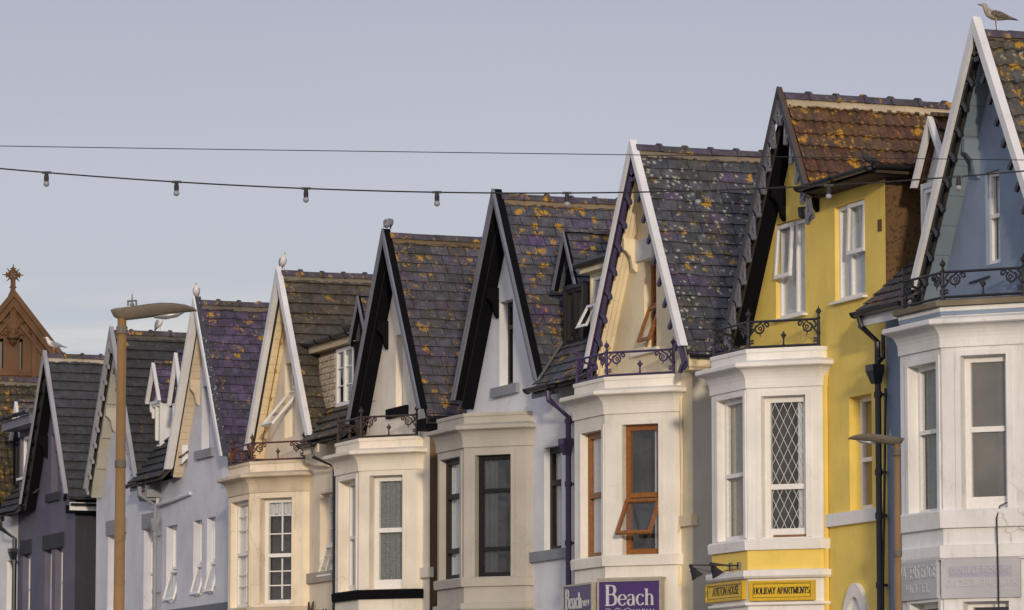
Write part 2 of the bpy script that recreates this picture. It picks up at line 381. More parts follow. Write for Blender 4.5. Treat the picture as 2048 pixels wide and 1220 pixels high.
ridge_m = lambda: roofmat('ridge_purple', [(0, (.055, .05, .065)), (.5, (.075, .06, .095)), (1, (.065, .062, .068))], .85, 0)
def cover(bm, kind, sl, U, V, clip=None):
    if kind.startswith('slate'): slates(bm, sl, U, V, clip=clip)
    elif kind.startswith('concrete'): slates(bm, sl, U, V, e=.205, w=.42, th=.026, jit=.003, tilt=.016, gap=.0015, bond=True, clip=clip)
    elif kind == 'pantile_grey': pantiles(bm, sl, U, V, e=.233, w=.295, rolls=2, amp=.018, clip=clip)
    else: pantiles(bm, sl, U, V, clip=clip)
def gable_roof(h, a, kind, Y1=3.9, y0=.09, verge=None, mw=.03, mortar=(.42, .36, .27), ZA=ZA, collar=True, cut=None):
    bm = new(); V = HW / CT
    slab = new()
    for sg in (1, -1):
        sl = Slope((a, y0, ZA), (0, 1, 0), (sg * CT, 0, -ST), (sg * ST, 0, CT))
        cover(bm, kind, sl, Y1 - y0, V if not (cut and sg > 0) else V, clip=(lambda u, v: not cut(u, v)) if (cut and sg > 0) else None)
        o = sl.p(.02, 0, -.05); vv = V - .01
        if cut and sg > 0: vv = cut(None, None)
        para(slab, o, sl.u * (Y1 - y0 - .02), sl.v * vv, sl.n * .042)
    for f in list(slab.faces): f.material_index = 0
    r = obj('roof', bm, RM[kind](), h)
    obj('roof_deck', slab, plain('roof_deck', (.03, .027, .024), .9), r)
    bm = new(); ridge_tiles(bm, (a, y0 - .02, ZA - .035), (0, 1, 0), Y1 - y0, r=.10, seg=.37, collar=collar); obj('ridge_tiles', bm, ridge_m(), r)
    bm = new()
    for sg in (1, -1):
        n = 60
        for i in range(n):
            u0, u1 = (Y1 - y0) * i / n, (Y1 - y0) * (i + 1) / n; k = random.uniform(-.03, .012) + mw
            sl = Slope((a, y0, ZA), (0, 1, 0), (sg * CT, 0, -ST), (sg * ST, 0, CT)); para(bm, sl.p(u0, .04, .0), sl.u * (u1 - u0), sl.v * (.105 + k), sl.n * (.034 + random.random() * .008))
    obj('ridge_mortar', bm, paint('mortar_%d' % int(mortar[0] * 100), mortar, stain=.6, var=.35), r)
    return r
def barge(h, a, front, verge=None, w=.10, t=.10, Z=ZA, hwm=HW, name='bargeboard', y=0., sides=(1, -1), two=False, cuts={}, inner=None, ef=.03):
    vd = w / CT
    for sg in sides:
        cutz = cuts.get(sg)
        zt = Z + .10; e = ef if verge else t
        m = SL; zf = (zt - SL * hwm) if cutz is None else cutz; hwm_ = (zt - zf) / SL
        bm = new(); poly = [(a, zt), (a + sg * hwm_, zf), (a + sg * (zt - vd - zf) / m, zf), (a, zt - vd)]
        if two:
            v2 = vd * .45
            prism_y(bm, [(a, zt), (a + sg * hwm_, zf), (a + sg * (zt - v2 - zf) / m, zf), (a, zt - v2)], y - .012, y + e)
            prism_y(bm, [(a, zt - v2 - .012), (a + sg * (zt - v2 - .012 - zf) / m, zf), (a + sg * (zt - vd - zf) / m, zf), (a, zt - vd)], y, y + e)
        else: prism_y(bm, poly, y, y + e)
        b = obj(name, bm, front, h)
        if verge:
            bm = new(); prism_y(bm, [(a, zt - .003), (a + sg * (hwm_ - .003), zf + .002), (a + sg * (zt - vd - zf + .004) / m, zf + .002), (a, zt - vd + .004)], y + e, y + t)
            obj('verge', bm, verge if sg > 0 or not inner else inner, b)
def scallops(h, a, mat, y=.05, w=.10, unit=.30, depth=.13, open_=False, start=.12, Z=ZA, th=.03, hwm=HW, band=None, cuts={}):
    """fretwork trim hanging under the bargeboard"""
    for sg in (1, -1):
        bm = new(); Ln = (hwm if sg not in cuts else (Z - cuts[sg]) / SL) / CT
        o = Vector((a, y, Z + .07)); d = Vector((sg * CT, 0, -ST)); n = Vector((-sg * ST, 0, -CT))
        k = start; edge = []
        base = band or w * .8; tp = w * .5
        prof = [(0, .05), (.10, .035), (.42, .042), (.55, .065), (.66, .10), (.72, 1.0), (.80, 1.08), (.90, .93), (.93, .62), (.86, .45), (.93, .25), (1, .12)]
        while k < Ln - .08:
            top = [o + d * (k + unit * q) + n * tp for q, _ in prof]; bot = [o + d * (k + unit * q) + n * (base + depth * v) for q, v in prof]
            for i in range(len(prof) - 1):
                A, B, C, D = top[i], top[i + 1], bot[i + 1], bot[i]
                if prof[i + 1][0] <= prof[i][0]: A, B = top[i + 1], top[i]; 
                va = [bm.verts.new(p) for p in (A, B, C, D)]; vb = [bm.verts.new(p + Vector((0, th, 0))) for p in (A, B, C, D)]
                bm.faces.new(va); bm.faces.new(vb)
                for j in range(4): bm.faces.new((va[j], va[(j + 1) % 4], vb[(j + 1) % 4], vb[j]))
            kb = o + d * (k + unit * .84) + n * (base + depth * .95)
            lathe(bm, kb + Vector((0, -.004, 0)), [(.032, 0), (.034, th / 2), (.032, th + .008)], 8, Vector((0, 1, 0)))
            if open_:
                p0 = o + d * (k + .02) + n * (base + .01); p1 = o + d * (k + unit * .72) + n * (base + depth * 1.1); tube(bm, [p0 + Vector((0, .015, 0)), p1 + Vector((0, .015, 0))], .013, 5)
                p2 = o + d * (k + unit * .35) + n * base; tube(bm, [p2 + Vector((0, .015, 0)), p1 + Vector((0, .015, 0))], .010, 5)
            k += unit
        obj('fretwork', bm, mat, h)
def soffit(h, a, mat, y0=.13, y1=.33, style='cross', off=.085, Z=ZA, pit=.115, ramp_=None, br=None, hwm=HW, cuts={}):
    bm = new()
    for sg in (1, -1):
        V = (hwm if sg not in cuts else (Z - cuts[sg]) / SL) / CT
        sl = Slope((a, y0, Z), (0, 1, 0), (sg * CT, 0, -ST), (sg * ST, 0, CT))
        if style == 'cross':
            v = .1
            while v < V - .02:
                vv = min(V - .01, v + pit - .006); para(bm, sl.p(0, v, -off - random.random() * .003), sl.u * (y1 - y0), sl.v * (vv - v), sl.n * .015); v += pit
        elif style == 'along':
            k = 3; w = (y1 - y0) / k
            for i in range(k):
                v = .1
                while v < V - .05:
                    l = random.uniform(.7, 1.3); vv = min(V - .01, v + l); para(bm, sl.p(i * w + .003, v, -off - random.random() * .004), sl.u * (w - .006), sl.v * (vv - v - .004), sl.n * .015); v = vv
        elif style == 'steps':
            v = .1; i = 0
            while v < V - .05:
                l = random.uniform(.28, .36); vv = min(V - .01, v + l); d = .02 + .045 * (i % 2)
                para(bm, sl.p(0, v, -off - d), sl.u * (y1 - y0), sl.v * (vv - v), sl.n * (.02 + d)); v = vv; i += 1
        else: para(bm, sl.p(0, .06, -off), sl.u * (y1 - y0), sl.v * (V - .08), sl.n * .015)
    s = obj('soffit', bm, mat, h)
    for zb in (br or ()):
        for sg in (-1, 1):
            xx = a + sg * ((Z - zb) / SL - .17); bm = new()
            pts = [(y0, zb + .08), (y1 + .02, zb + .08), (y1 + .02, zb - .34), (y1 - .03, zb - .36), (y1 - .07, zb - .31), (y1 - .10, zb - .16), (y1 - .16, zb - .09), (y0, zb - .07)]
            A = [bm.verts.new((xx - .03, p, q)) for p, q in pts]; B = [bm.verts.new((xx + .03, p, q)) for p, q in pts]
            bm.faces.new(A); bm.faces.new(B)
            for i in range(len(pts)): j = (i + 1) % len(pts); bm.faces.new((A[i], A[j], B[j], B[i]))
            obj('purlin_bracket', bm, mat, s)
def gutter(h, p0, p1, mat, r=.055, out=None, fascia=None, fh=.14):
    """half-round gutter, with brackets and a fascia board behind"""
    p0, p1 = Vector(p0), Vector(p1); d = (p1 - p0).normalized(); side = d.cross(Vector((0, 0, 1))).normalized()
    if out is not None and side.dot(Vector(out)) < 0: side = -side
    bm = new(); A = []; B = []
    for k in range(9):
        t = pi + pi * k / 8; o = side * (r * cos(t) + r + .01) + Vector((0, 0, r * sin(t)))
        A.append(o)
    for rr in (1., .86):
        pass
    va = [bm.verts.new(p0 + o) for o in A]; vb = [bm.verts.new(p1 + o) for o in A]
    c = side * (r + .01); wa = [bm.verts.new(p0 + c + (o - c) * .86) for o in A]; wb = [bm.verts.new(p1 + c + (o - c) * .86) for o in A]
    for k in range(8): bm.faces.new((va[k], va[k + 1], vb[k + 1], vb[k])); bm.faces.new((wa[k + 1], wa[k], wb[k], wb[k + 1]))
    for i in (0, 8): bm.faces.new((va[i], vb[i], wb[i], wa[i]))
    for k in range(8): bm.faces.new((va[k], wa[k], wa[k + 1], va[k + 1])); bm.faces.new((vb[k + 1], wb[k + 1], wb[k], vb[k]))
    n = max(1, int((p1 - p0).length / .7))
    for i in range(n + 1):
        q = p0 + (p1 - p0) * (i / n * .96 + .02); rg = [q + c + (o - c) * 1.1 for o in A]; tube(bm, rg, .008, 4)
    g = obj('gutter', bm, mat, h)
    if fascia:
        bm = new(); para(bm, p0 - Vector((0, 0, fh)) - side * .03, p1 - p0, side * .03, Vector((0, 0, fh + .02))); obj('fascia', bm, fascia, h)
    return g
def pipe(h, pts, mat, r=.038, hopper=None, collars=(), name='downpipe'):
    bm = new(); tube(bm, pts, r, 8)
    for z in collars:
        p = Vector(pts[-1]); q = Vector((p.x, p.y, z)); tube(bm, [q, q + Vector((0, 0, .07))], r * 1.3, 8); para(bm, q + Vector((-.07, .0, .02)), (.14, 0, 0), (0, .07, 0), (0, 0, .03))
    o = obj(name, bm, mat, h, smooth=False)
    if hopper:
        x, y, z = hopper; bm = new(); a = [(-.10, -.09), (.10, -.09), (.10, .06), (-.10, .06)]; b = [(-.045, -.045), (.045, -.045), (.045, .045), (-.045, .045)]
        r0 = [bm.verts.new((x + p, y + q, z)) for p, q in a]; r1 = [bm.verts.new((x + p, y + q, z - .07)) for p, q in a]; r2 = [bm.verts.new((x + p, y + q, z - .22)) for p, q in b]
        for u, v in ((r0, r1), (r1, r2)):
            for i in range(4): bm.faces.new((u[i], u[(i + 1) % 4], v[(i + 1) % 4], v[i]))
        bm.faces.new(r2); obj('hopper', bm, mat, o)
    return o

# ------------------------------------------------------------------ bays
YW = .32                                  # plane of the gable walls
class Bay:
    def __init__(s, xl, xr, xj, b=.42, far=None):
        """front corners xl..xr at Y=-b, near joint with the wall at xj"""
        far = far if far is not None else xl - (xj - xr)
        s.P = [(far, YW), (far, YW - .10), (xl, -b), (xr, -b), (xj, YW - .10), (xj, YW)]
        P = s.P; s.f = [Face(P[i], (P[i + 1][0] - P[i][0], P[i + 1][1] - P[i][1])) for i in range(5)]
        s.front = s.f[2]; s.near = s.f[3]; s.far = s.f[1]
    def off(s, o):
        P = s.P; out = []
        for i in range(len(P)):
            if i == 0: n = s.f[0].n; out.append((P[i][0] + n[0] * o, P[i][1])); continue
            if i == len(P) - 1: n = s.f[-1].n; out.append((P[i][0] + n[0] * o, P[i][1])); continue
            a, b = s.f[i - 1].n, s.f[i].n; m = (a[0] + b[0], a[1] + b[1]); k = o / (1 + a[0] * b[0] + a[1] * b[1])
            out.append((P[i][0] + m[0] * k, P[i][1] + m[1] * k))
        return out
    def sweep(s, bm, prof, wob=0.):
        """closed profile [(offset, z)...] swept round the bay"""
        rings = []
        for o, z in prof: rings.append([bm.verts.new((x, y, z)) for x, y in s.off(o)])
        m = len(rings)
        for i in range(m):
            A, B = rings[i], rings[(i + 1) % m]
            for k in range(len(A) - 1): bm.faces.new((A[k], A[k + 1], B[k + 1], B[k]))
def build_bay(h, B, mat, zt, holes_front, holes_near, trim, zs, zc, ledge=None, sill_mat=None, sills=.13, lower=None, ztop_mat=None, cov=.17, extra=()):
    """zt parapet top, zs top of the sill band, zc top of the cornice ledge"""
    bm = new()
    for i, f in enumerate(B.f):
        hs = holes_front if i == 2 else holes_near if i == 3 else []
        if i == 1: hs = [(f.len - c, b, f.len - a, d) for (a, b, c, d) in holes_near]
        panel(bm, f, [(0, 0), (f.len, 0), (f.len, zt), (0, zt)], hs, .15)
        for (a, b, c, d) in hs:                        # raised architrave round the opening
            w = .065
            for (s0, s1, z0, z1) in ((a - w, a - .002, b, d + w), (c + .002, c + w, b, d + w), (a - .002, c + .002, d + .002, d + w)): fbox(bm, f, s0, s1, z0, z1, .0, .016)
    bm.faces.new([bm.verts.new((x, y, zt)) for x, y in B.off(0)])
    b = obj('bay', bm, mat, h)
    bm = new(); B.sweep(bm, [(-.02, zs - sills), (.045, zs - sills), (.055, zs - .02), (.03, zs), (-.02, zs)]); obj('sill_band', bm, sill_mat or trim, b)
    bm = new()
    cv = [(-.02, zc - .30), (.022, zc - .30), (.022, zc - .255)] + [(.022 + (cov - .03) * (1 - cos(t)), zc - .245 + .18 * sin(t)) for t in [pi / 2 * k / 6 for k in range(7)]]
    cv += [(cov, zc - .062), (cov + .015, zc - .05), (cov + .015, zc - .012), (cov, zc), (-.02, zc + .045)]
    B.sweep(bm, cv); obj('cornice', bm, trim, b)
    bm = new(); B.sweep(bm, [(-.02, zt - .035), (.014, zt - .035), (.018, zt), (.012, zt + .012), (-.02, zt + .014)]); obj('coping', bm, ztop_mat or trim, b)
    for (o, z0, z1, mm, nm) in extra:
        bm = new(); B.sweep(bm, [(-.02, z0), (o * .7, z0), (o, z0 + (z1 - z0) * .25), (o, z1 - .01), (-.02, z1)]); obj(nm, bm, mm, b)
    # far canted window, never seen from the street end of the camera
    for r in holes_near:
        f = B.f[1]; window(h, f, (f.len - r[2], r[1], f.len - r[0], r[3]), WHITE(), room=False, bars_h=(.5,), name='window')
    return b
def spiral(f, s, z, r0, r1, a0, a1, e, n=16): 
    return [f.pt(s + (r0 + (r1 - r0) * i / n) * cos(a0 + (a1 - a0) * i / n), z + (r0 + (r1 - r0) * i / n) * sin(a0 + (a1 - a0) * i / n), e) for i in range(n + 1)]
def railing(h, B, z, mat, H=.33, end=True):
    """cast-iron cresting on the bay parapet: rails, posts with finials, scroll brackets"""
    P = B.off(-.035); bm = new()
    pts = [P[1], P[2], P[3], P[4]]
    def ln(a, b, zz, r): tube(bm, [(*a, zz), (*b, zz)], r, 5)
    for a, b in zip(pts, pts[1:]): ln(a, b, z + .035, .016); ln(a, b, z + H, .016)
    rail = obj('railing', bm, mat, h)
    def post(x, y, big=True, hh=H):
        bm = new()
        if big: prof = [(.026, 0), (.03, .015), (.021, .04), (.021, hh * .45), (.03, hh * .5), (.021, hh * .55), (.019, hh), (.028, hh + .015), (.014, hh + .035), (.016, hh + .06), (.034, hh + .085), (.036, hh + .10), (.02, hh + .12), (.008, hh + .135), (.003, hh + .165)]
        else: prof = [(.012, .03), (.018, .05), (.011, .07), (.011, .12), (.022, .145), (.026, .165), (.016, .19), (.005, .215)]
        lathe(bm, (x, y, z), prof, 7)
        if not big:
            for t in (0, pi / 2, pi, 3 * pi / 2): tube(bm, [(x + .02 * cos(t), y + .02 * sin(t), z + .15), (x + .035 * cos(t), y + .035 * sin(t), z + .175)], .008, 4)
        obj('post', bm, mat, rail)
    for p in pts: post(*p)
    for a, b in zip(pts, pts[1:]): post((a[0] + b[0]) / 2, (a[1] + b[1]) / 2, False)
    for a, b in zip(pts, pts[1:]):
        f = Face(a, (b[0] - a[0], b[1] - a[1])); W = f.len
        for sg, s0 in ((1, 0.), (-1, W)):
            bm = new()
            T = z + H
            def C(cx, cz, r0, r1, a0, a1, rr=.0125):
                q = [f.pt(s0 + sg * (cx + (r0 + (r1 - r0) * i / 14) * cos(a0 + (a1 - a0) * i / 14)), T + cz + (r0 + (r1 - r0) * i / 14) * sin(a0 + (a1 - a0) * i / 14), 0) for i in range(15)]
                tube(bm, q, rr, 5)
            C(.145, -.085, .062, .050, pi * .75, pi * 2.35); C(.235, -.045, .034, .012, pi, -pi * 1.1); C(.07, -.065, .045, .015, pi * .5, pi * 2.2)
            C(.145, -.085, .028, .010, -pi * .5, pi * 1.4, .010)
            tube(bm, [f.pt(s0 + sg * .015, T - .17, 0), f.pt(s0 + sg * .05, T - .125, 0), f.pt(s0 + sg * .10, T - .06, 0), f.pt(s0 + sg * .17, T - .012, 0)], .012, 5)
            tube(bm, [f.pt(s0 + sg * .145, T - .135, 0), f.pt(s0 + sg * .15, T - .185, 0)], [.012, .004], 5)
            # leaf-shaped foot brackets
            for cz in (.07, .10): tube(bm, [f.pt(s0 + sg * .01, z + cz, 0), f.pt(s0 + sg * .055, z + cz + .015, 0), f.pt(s0 + sg * .07, z + cz, 0)], [.01, .013, .004], 5)
            obj('scrollwork', bm, mat, rail)
    return rail

# ------------------------------------------------------------------ house shell
MS_Z, MS_K = 7.33, 1.15                     # low roof between the paired gables: z = MS_Z + MS_K*Y
def shell(h, a, xl, xr, wall, side=None, holes=(), dorm=None, gap='R', top_side=7.28):
    """front wall up into the gable, flank walls, back wall"""
    f = Face((a, YW), (1, 0)); k = .12
    zg = lambda X: ZA - k - SL * abs(X - a)
    pts = [(xl - a, 0), (xr - a, 0)]
    if dorm and dorm[0] == 'R':            # wall dormer on the right of the gable
        xd, zd = dorm[1], dorm[2]
        if xd < xr - .01: pts += [(xr - a, 7.30), (xd - a, 7.30)]
        pts += [(xd - a, zd), ((ZA - k - zd) / SL, zd), (0, ZA - k)]
    else: pts += [(xr - a, max(7.1, min(7.42, zg(xr)) if gap == 'R' else 7.30)), (min(xr - a, (ZA - k - 7.3) / SL), 7.30 if gap != 'R' else zg(min(xr, a + (ZA - k - 7.3) / SL))), (0, ZA - k)]
    if dorm and dorm[0] == 'L':
        xd, zd = dorm[1], dorm[2]; pts += [(-(ZA - k - zd) / SL, zd), (xd - a, zd)]
        if xd > xl + .01: pts += [(xd - a, 7.3), (xl - a, 7.3)]
    else: pts += [(max(xl - a, -(ZA - k - 7.3) / SL), 7.30 if gap == 'R' else zg(max(xl, a - (ZA - k - 7.3) / SL))), (xl - a, 7.28)]
    q = []
    for p in pts:
        if not q or (abs(p[0] - q[-1][0]) + abs(p[1] - q[-1][1])) > .004: q.append(p)
    bm = new(); panel(bm, f, q, holes); w = obj('wall', bm, wall, h)
    bm = new()
    fs = Face((xr, YW), (0, 1)) if gap == 'R' else Face((xl, 6.2), (0, -1))
    panel(bm, fs, [(0, 0), (6.2 - YW, 0), (6.2 - YW, top_side), (0, top_side)])
    box(bm, xl + .02, xr - .02, 6.2, 6.3, 0, 7.3)
    obj('side_wall', bm, side or wall, h)
    return f, w
def main_roof(h, x0, x1, kind):
    """low roof behind the parapet gutter, running parallel to the street; ridge runs along the row"""
    xg = min(A.values(), key=lambda q: min(abs(q - x0), abs(q - x1)))
    Ln = sqrt(1 + MS_K ** 2); v = Vector((0, -1 / Ln, -MS_K / Ln)); n = Vector((0, -MS_K / Ln, 1 / Ln)); zt = ZA - .12; yt = (zt - MS_Z) / MS_K
    sl = Slope((x0, yt, zt), (1, 0, 0), v, n); V = yt * Ln + .06; bm = new()
    def ok(u, q):
        P = sl.p(u, q); return P.z > (ZA - SL * abs(P.x - xg)) - .04
    cover(bm, kind, sl, x1 - x0, V, clip=ok)
    r = obj('main_roof', bm, RM[kind](), h)
    bm = new(); q = []
    sgn = 1 if abs(x0 - xg) < .2 else -1; far_ = x1 if sgn > 0 else x0
    yb_ = -.02; zb_ = MS_Z + MS_K * yb_
    for X, Y in ((xg + sgn * (ZA - zb_) / SL, yb_), (far_, yb_), (far_, yt), (xg, yt)): q.append(Vector((X, Y, MS_Z + MS_K * Y - .02)))
    A_ = [bm.verts.new(p) for p in q]; B_ = [bm.verts.new(p - Vector((0, 0, .06))) for p in q]; bm.faces.new(A_); bm.faces.new(B_[::-1])
    for i in range(4): bm.faces.new((A_[i], A_[(i + 1) % 4], B_[(i + 1) % 4], B_[i]))
    sb = Slope((x0, yt, zt), (1, 0, 0), (0, 1 / Ln, -MS_K / Ln), (0, MS_K / Ln, 1 / Ln)); para(bm, sb.p(0, 0, -.06), sb.u * (x1 - x0), sb.v * (3.9), sb.n * .07)
    obj('roof_deck', bm, plain('roof_deck', (.03, .027, .024), .9), r)
    return r
def valley(h, a, sg, mat, w=.09, top=None):
    """lead-lined valley where the gable slope meets the low roof"""
    bm = new(); pts = []
    for z in (7.34, top or 8.9): pts.append(Vector((a + sg * (ZA - z) / SL + sg * .02, (z - MS_Z) / MS_K - .0, z + .035)))
    d = pts[1] - pts[0]; para(bm, pts[0] + Vector((0, -.01, 0)), d, Vector((sg * w, 0, -.0 + .012)), Vector((0, 0, .012))); obj('valley_flashing', bm, mat, h)
def gablet(h, xc, yg, za, zf, hw, board, roofk, bodym, win=None, body=.34, black=None, ef=None, two=False, w=.05, dx=0.):
    """small pointed dormer: barge boards, tiny roof, cheeks, window"""
    m = (za - zf) / hw; c = 1 / sqrt(1 + m * m); s = m * c
    yw = yg + .07; zb = MS_Z + MS_K * yw - .1; fr = Face((xc + dx, yw), (1, 0)); bm = new()
    panel(bm, fr, [(-body, zb), (body, zb), (body, zf + .03), (-body, zf + .03)], [(-body + .05, zb + .14, body - .05, zf - .03)] if win else [], .03)
    for sg in (1, -1):
        x = xc + dx + sg * body; y2 = (zf + .03 - MS_Z) / MS_K + .2
        bm.faces.new([bm.verts.new(p) for p in ((x, yw, zb), (x, yw, zf + .03), (x, y2, zf + .03))])
    dm = obj('dormer', bm, bodym, h)
    for sg in (1, -1):
        vd = w / c; bm = new(); prism_y(bm, [(xc, za), (xc + sg * hw, zf), (xc + sg * (za - vd - zf) / m, zf), (xc, za - vd)], yg, yg + (.025 if black and ef else .07)); obj('bargeboard', bm, board, dm)
        if ef:
            bm = new(); prism_y(bm, [(xc, za - .002), (xc + sg * (hw - .002), zf + .002), (xc + sg * (za - vd - zf + .003) / m, zf + .002), (xc, za - vd + .003)], yg + .0255, yg + .10); obj('verge', bm, ef, dm)
    bm = new(); yb = (za - MS_Z) / MS_K + .3
    for sg in (1, -1):
        sl = Slope((xc, yg + .06, za - .012), (0, 1, 0), (sg * c, 0, -s), (sg * s, 0, c)); V = hw / c
        if roofk.startswith('pan'): pantiles(bm, sl, yb - yg, V, e=.2)
        else: slates(bm, sl, yb - yg, V, e=.15, w=.2)
        para(bm, sl.p(.035, 0, -.05), sl.u * (yb - yg - .04), sl.v * (V - .01), sl.n * .045)
    ridge_tiles(bm, (xc, yg + .05, za + .01), (0, 1, 0), yb - yg, r=.06, seg=.38)
    obj('dormer_roof', bm, RM[roofk](), dm)
    bm = new(); prism_y(bm, [(xc, za - .08), (xc + hw - .06, zf + .02), (xc - hw + .06, zf + .02)], yg + .16, yg + .19)
    obj('gable_panel', bm, black or bodym, dm)
    if win: window_sub(dm, fr, (-body + .05, zb + .14, body - .05, zf - .03), win, rev=.02)
    return dm
def window_sub(dm, f, r, mat, rev=.05, fw=.05, bars_v=(.5,), bars_h=(), thin_h=(), sash=None, glassy=True):
    s0, z0, s1, z1 = r; bm = new(); ring(bm, f, r, fw, -rev - .06, -rev)
    for v in bars_v: s = s0 + (s1 - s0) * v; fbox(bm, f, s - fw * .45, s + fw * .45, z0 + fw, z1 - fw, -rev - .055, -rev + .008)
    for v in bars_h: z = z0 + (z1 - z0) * v; fbox(bm, f, s0 + fw, s1 - fw, z - fw * .45, z + fw * .45, -rev - .05, -rev + .004)
    for v in thin_h: z = z0 + (z1 - z0) * v; fbox(bm, f, s0 + fw, s1 - fw, z - .008, z + .008, -rev - .04, -rev - .01)
    obj('window_frame', bm, mat, dm)
    bm = new(); quad(bm, f, (s0 + fw * .6, z0 + fw * .6, s1 - fw * .6, z1 - fw * .6), -rev - .03); obj('pane', bm, glass(), dm)
    bm = new(); quad(bm, f, (s0, z0, s1, z1), -rev - .2); obj('blind', bm, plain('blind_grey', (.30, .30, .30), .9), dm)
# ------------------------------------------------------------------ materials of the row
CREAM = lambda: paint('cream_render', (.78, .66, .43), stain=.4)
CREAM2 = lambda: paint('warm_white_render', (.66, .60, .50), stain=.45)
YEL = lambda: paint('yellow_render', (.82, .605, .135), stain=.35, srgb=(.30, .2, .06))
BLUE = lambda: paint('blue_render', (.215, .275, .365), stain=.35, srgb=(.09, .1, .11))
LAV = lambda: paint('lavender_white_render', (.58, .585, .63), stain=.35)
PURP = lambda: paint('mauve_grey_render', (.115, .11, .15), stain=.4, srgb=(.15, .15, .13), var=.25)
STONEGREY = lambda: paint('grey_beige_render', (.42, .39, .33), stain=.35)
SIDEGREY = lambda: paint('grey_flank_render', (.60, .57, .50), stain=.25)
GREYTRIM = lambda: paint('grey_trim', (.25, .26, .28), stain=.2)
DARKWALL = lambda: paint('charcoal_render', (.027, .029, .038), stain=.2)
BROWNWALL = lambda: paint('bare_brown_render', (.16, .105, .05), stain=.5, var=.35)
UPVC = lambda: plain('white_plastic', (.74, .72, .68), .4, nz=.06)
UPVCW = lambda: paint('white_board', (.68, .68, .68), stain=.25, rough=.5, bmp=.1)
BLACKP = lambda: plain('black_paint', (.014, .014, .017), .38)
BLACKM = lambda: paint('black_board', (.005, .005, .007), stain=.1, rough=.75, srgb=(.02, .02, .02), spec=.06)
GREYB = lambda: paint('grey_board', (.16, .165, .20), stain=.3, rough=.55, srgb=(.05, .05, .06))
IRON = lambda: plain('black_iron', (.018, .018, .022), .42)
PURPP = lambda: plain('purple_paint', (.045, .03, .085), .45)
RUST = lambda: flaky('rusty_iron', (.16, .055, .03), (.045, .025, .03), .5)
OAK = lambda: plain('orange_brown_timber', (.225, .078, .008), .45, nz=.3)
DKFRAME = lambda: plain('dark_brown_frame', (.014, .012, .012), .5, spec=.25)
LEAD = lambda: plain('lead_sheet', (.18, .175, .165), .55)
NET = lambda: plain('net_curtain', (.66, .66, .66), .95, nz=.1)
LACE = lambda: flaky('patterned_lace', (.25, .27, .25), (.09, .105, .10), .5, .95, sc=70, w=.08)
CURT = lambda: plain('beige_curtain', (.42, .36, .27), .95)
CURTB = lambda: plain('amber_curtain', (.34, .20, .07), .95)
PALE = lambda: plain('pale_blind_reflection', (.60, .60, .60), .95, nz=.08)  # blind tone kept pale to paint in the sky mirrored by the panes
DULL = lambda: plain('dark_curtain', (.055, .055, .058), .95)
HX = {}
def house(a, label, group='gabled seafront houses in the terrace'):
    h = thing('terraced_house', (a, YW, 0), label, 'house', group); return h
LOW = lambda r: (r[0], 1.05, r[2], 3.15)
A = {0: 0.02, 1: -5.07, 2: -9.62, 3: -14.56, 4: -19.18, 5: -24.22, 6: -28.72, 7: -33.83, 8: -38.38, 9: -43.3}
PARTY = {1: -2.83, 3: -12.30, 5: -22.05, 7: -31.50, 9: -41.2}
def ypos(xpx, ypx, X, lo=-.6, hi=2.5):
    """plane Y on which the surveyed point has the given X"""
    for _ in range(50):
        m = (lo + hi) / 2
        if F(xpx, ypx, m)[0] > X: lo = m
        else: hi = m
    return lo
def bayX(l, r, j, b=.42, y=1000):
    return Bay(F(l, y, -b)[0], F(r, y, -b)[0], F(j, y, YW - .05)[0], b)
def zof(f, x, y, e=0): return f.px(x, y, e)[1]

# ================= house 0: blue, at the right edge
a = A[0]; h = house(a, 'blue gabled house with grey pantiled roof and white bay at the right edge')
B = bayX(1803, 1886, 2062); W = Face((a, YW), (1, 0)); BF, BN = B.front, B.near
zt = zof(BF, 1886, 616); zc = zof(BF, 1886, 640); zs = zof(BF, 1884, 1020)
g = W.rect(1970, 346, 2001, 524)
f, w = shell(h, a, PARTY[1] + .01, a + 1.32, BLUE(), holes=[g])
hf = BF.rect(1817, 735, 1877, 1022); hn = BN.rect(1921, 712, 2016, 1018)
gf = (hf[0], 1.2, hf[2], BF.px(1850, 1206)[1]); gn = (hn[0], 1.2, hn[2], BN.px(1960, 1203)[1])
ms0, ms1 = zof(BF, 1884, 1096), zof(BF, 1884, 1110)
bay = build_bay(h, B, paint('white_bay_0', (.72, .71, .68), stain=.6), zt - .0, [hf, gf], [hn, gn], paint('white_bay_0', (.64, .63, .6)), zs, zc, ledge=.1, sills=.2,
    extra=[(.055, ms1 - .06, ms0 + .03, paint('white_bay_0', (1, 1, 1)), 'moulding')])
bm = new(); B.sweep(bm, [(-.015, zc + .05), (.008, zc + .05), (.008, zt + .02), (-.015, zt + .02)]); obj('parapet', bm, BLUE(), bay)
bm = new(); B.sweep(bm, [(-.03, zt + .02), (.07, zt + .02), (.08, zt + .075), (-.03, zt + .10)]); obj('stone_ledge', bm, paint('mossy_stone', (.20, .165, .11), stain=.9, var=.4), bay)
railing(h, B, zt + .09, IRON(), .31)
window(h, BF, hf, UPVC(), bars_h=(.55,), cur='full', curmat=plain('teal_curtain', (.22, .27, .26), .9), fw=.05, rev=.11)
window(h, BN, hn, UPVC(), bars_h=(.525,), gl=glass(.42, 'glass_grime_reflection'), fw=.065, rev=.13, sill=None, bot=.15)  # grimy pane whose extra grey also stands in for reflected cloud
window(h, BF, gf, UPVC(), bars_h=(.7,), rev=.15); window(h, BN, gn, UPVC(), bars_h=(.7,), rev=.15)
window(h, W, g, UPVC(), bars_h=(.52,), rev=.05, cur='full', curmat=NET(), fw=.05)
gable_roof(h, a, 'pantile_grey', mortar=(.12, .10, .07), collar=False, ZA=ZA - .075, mw=-.02)
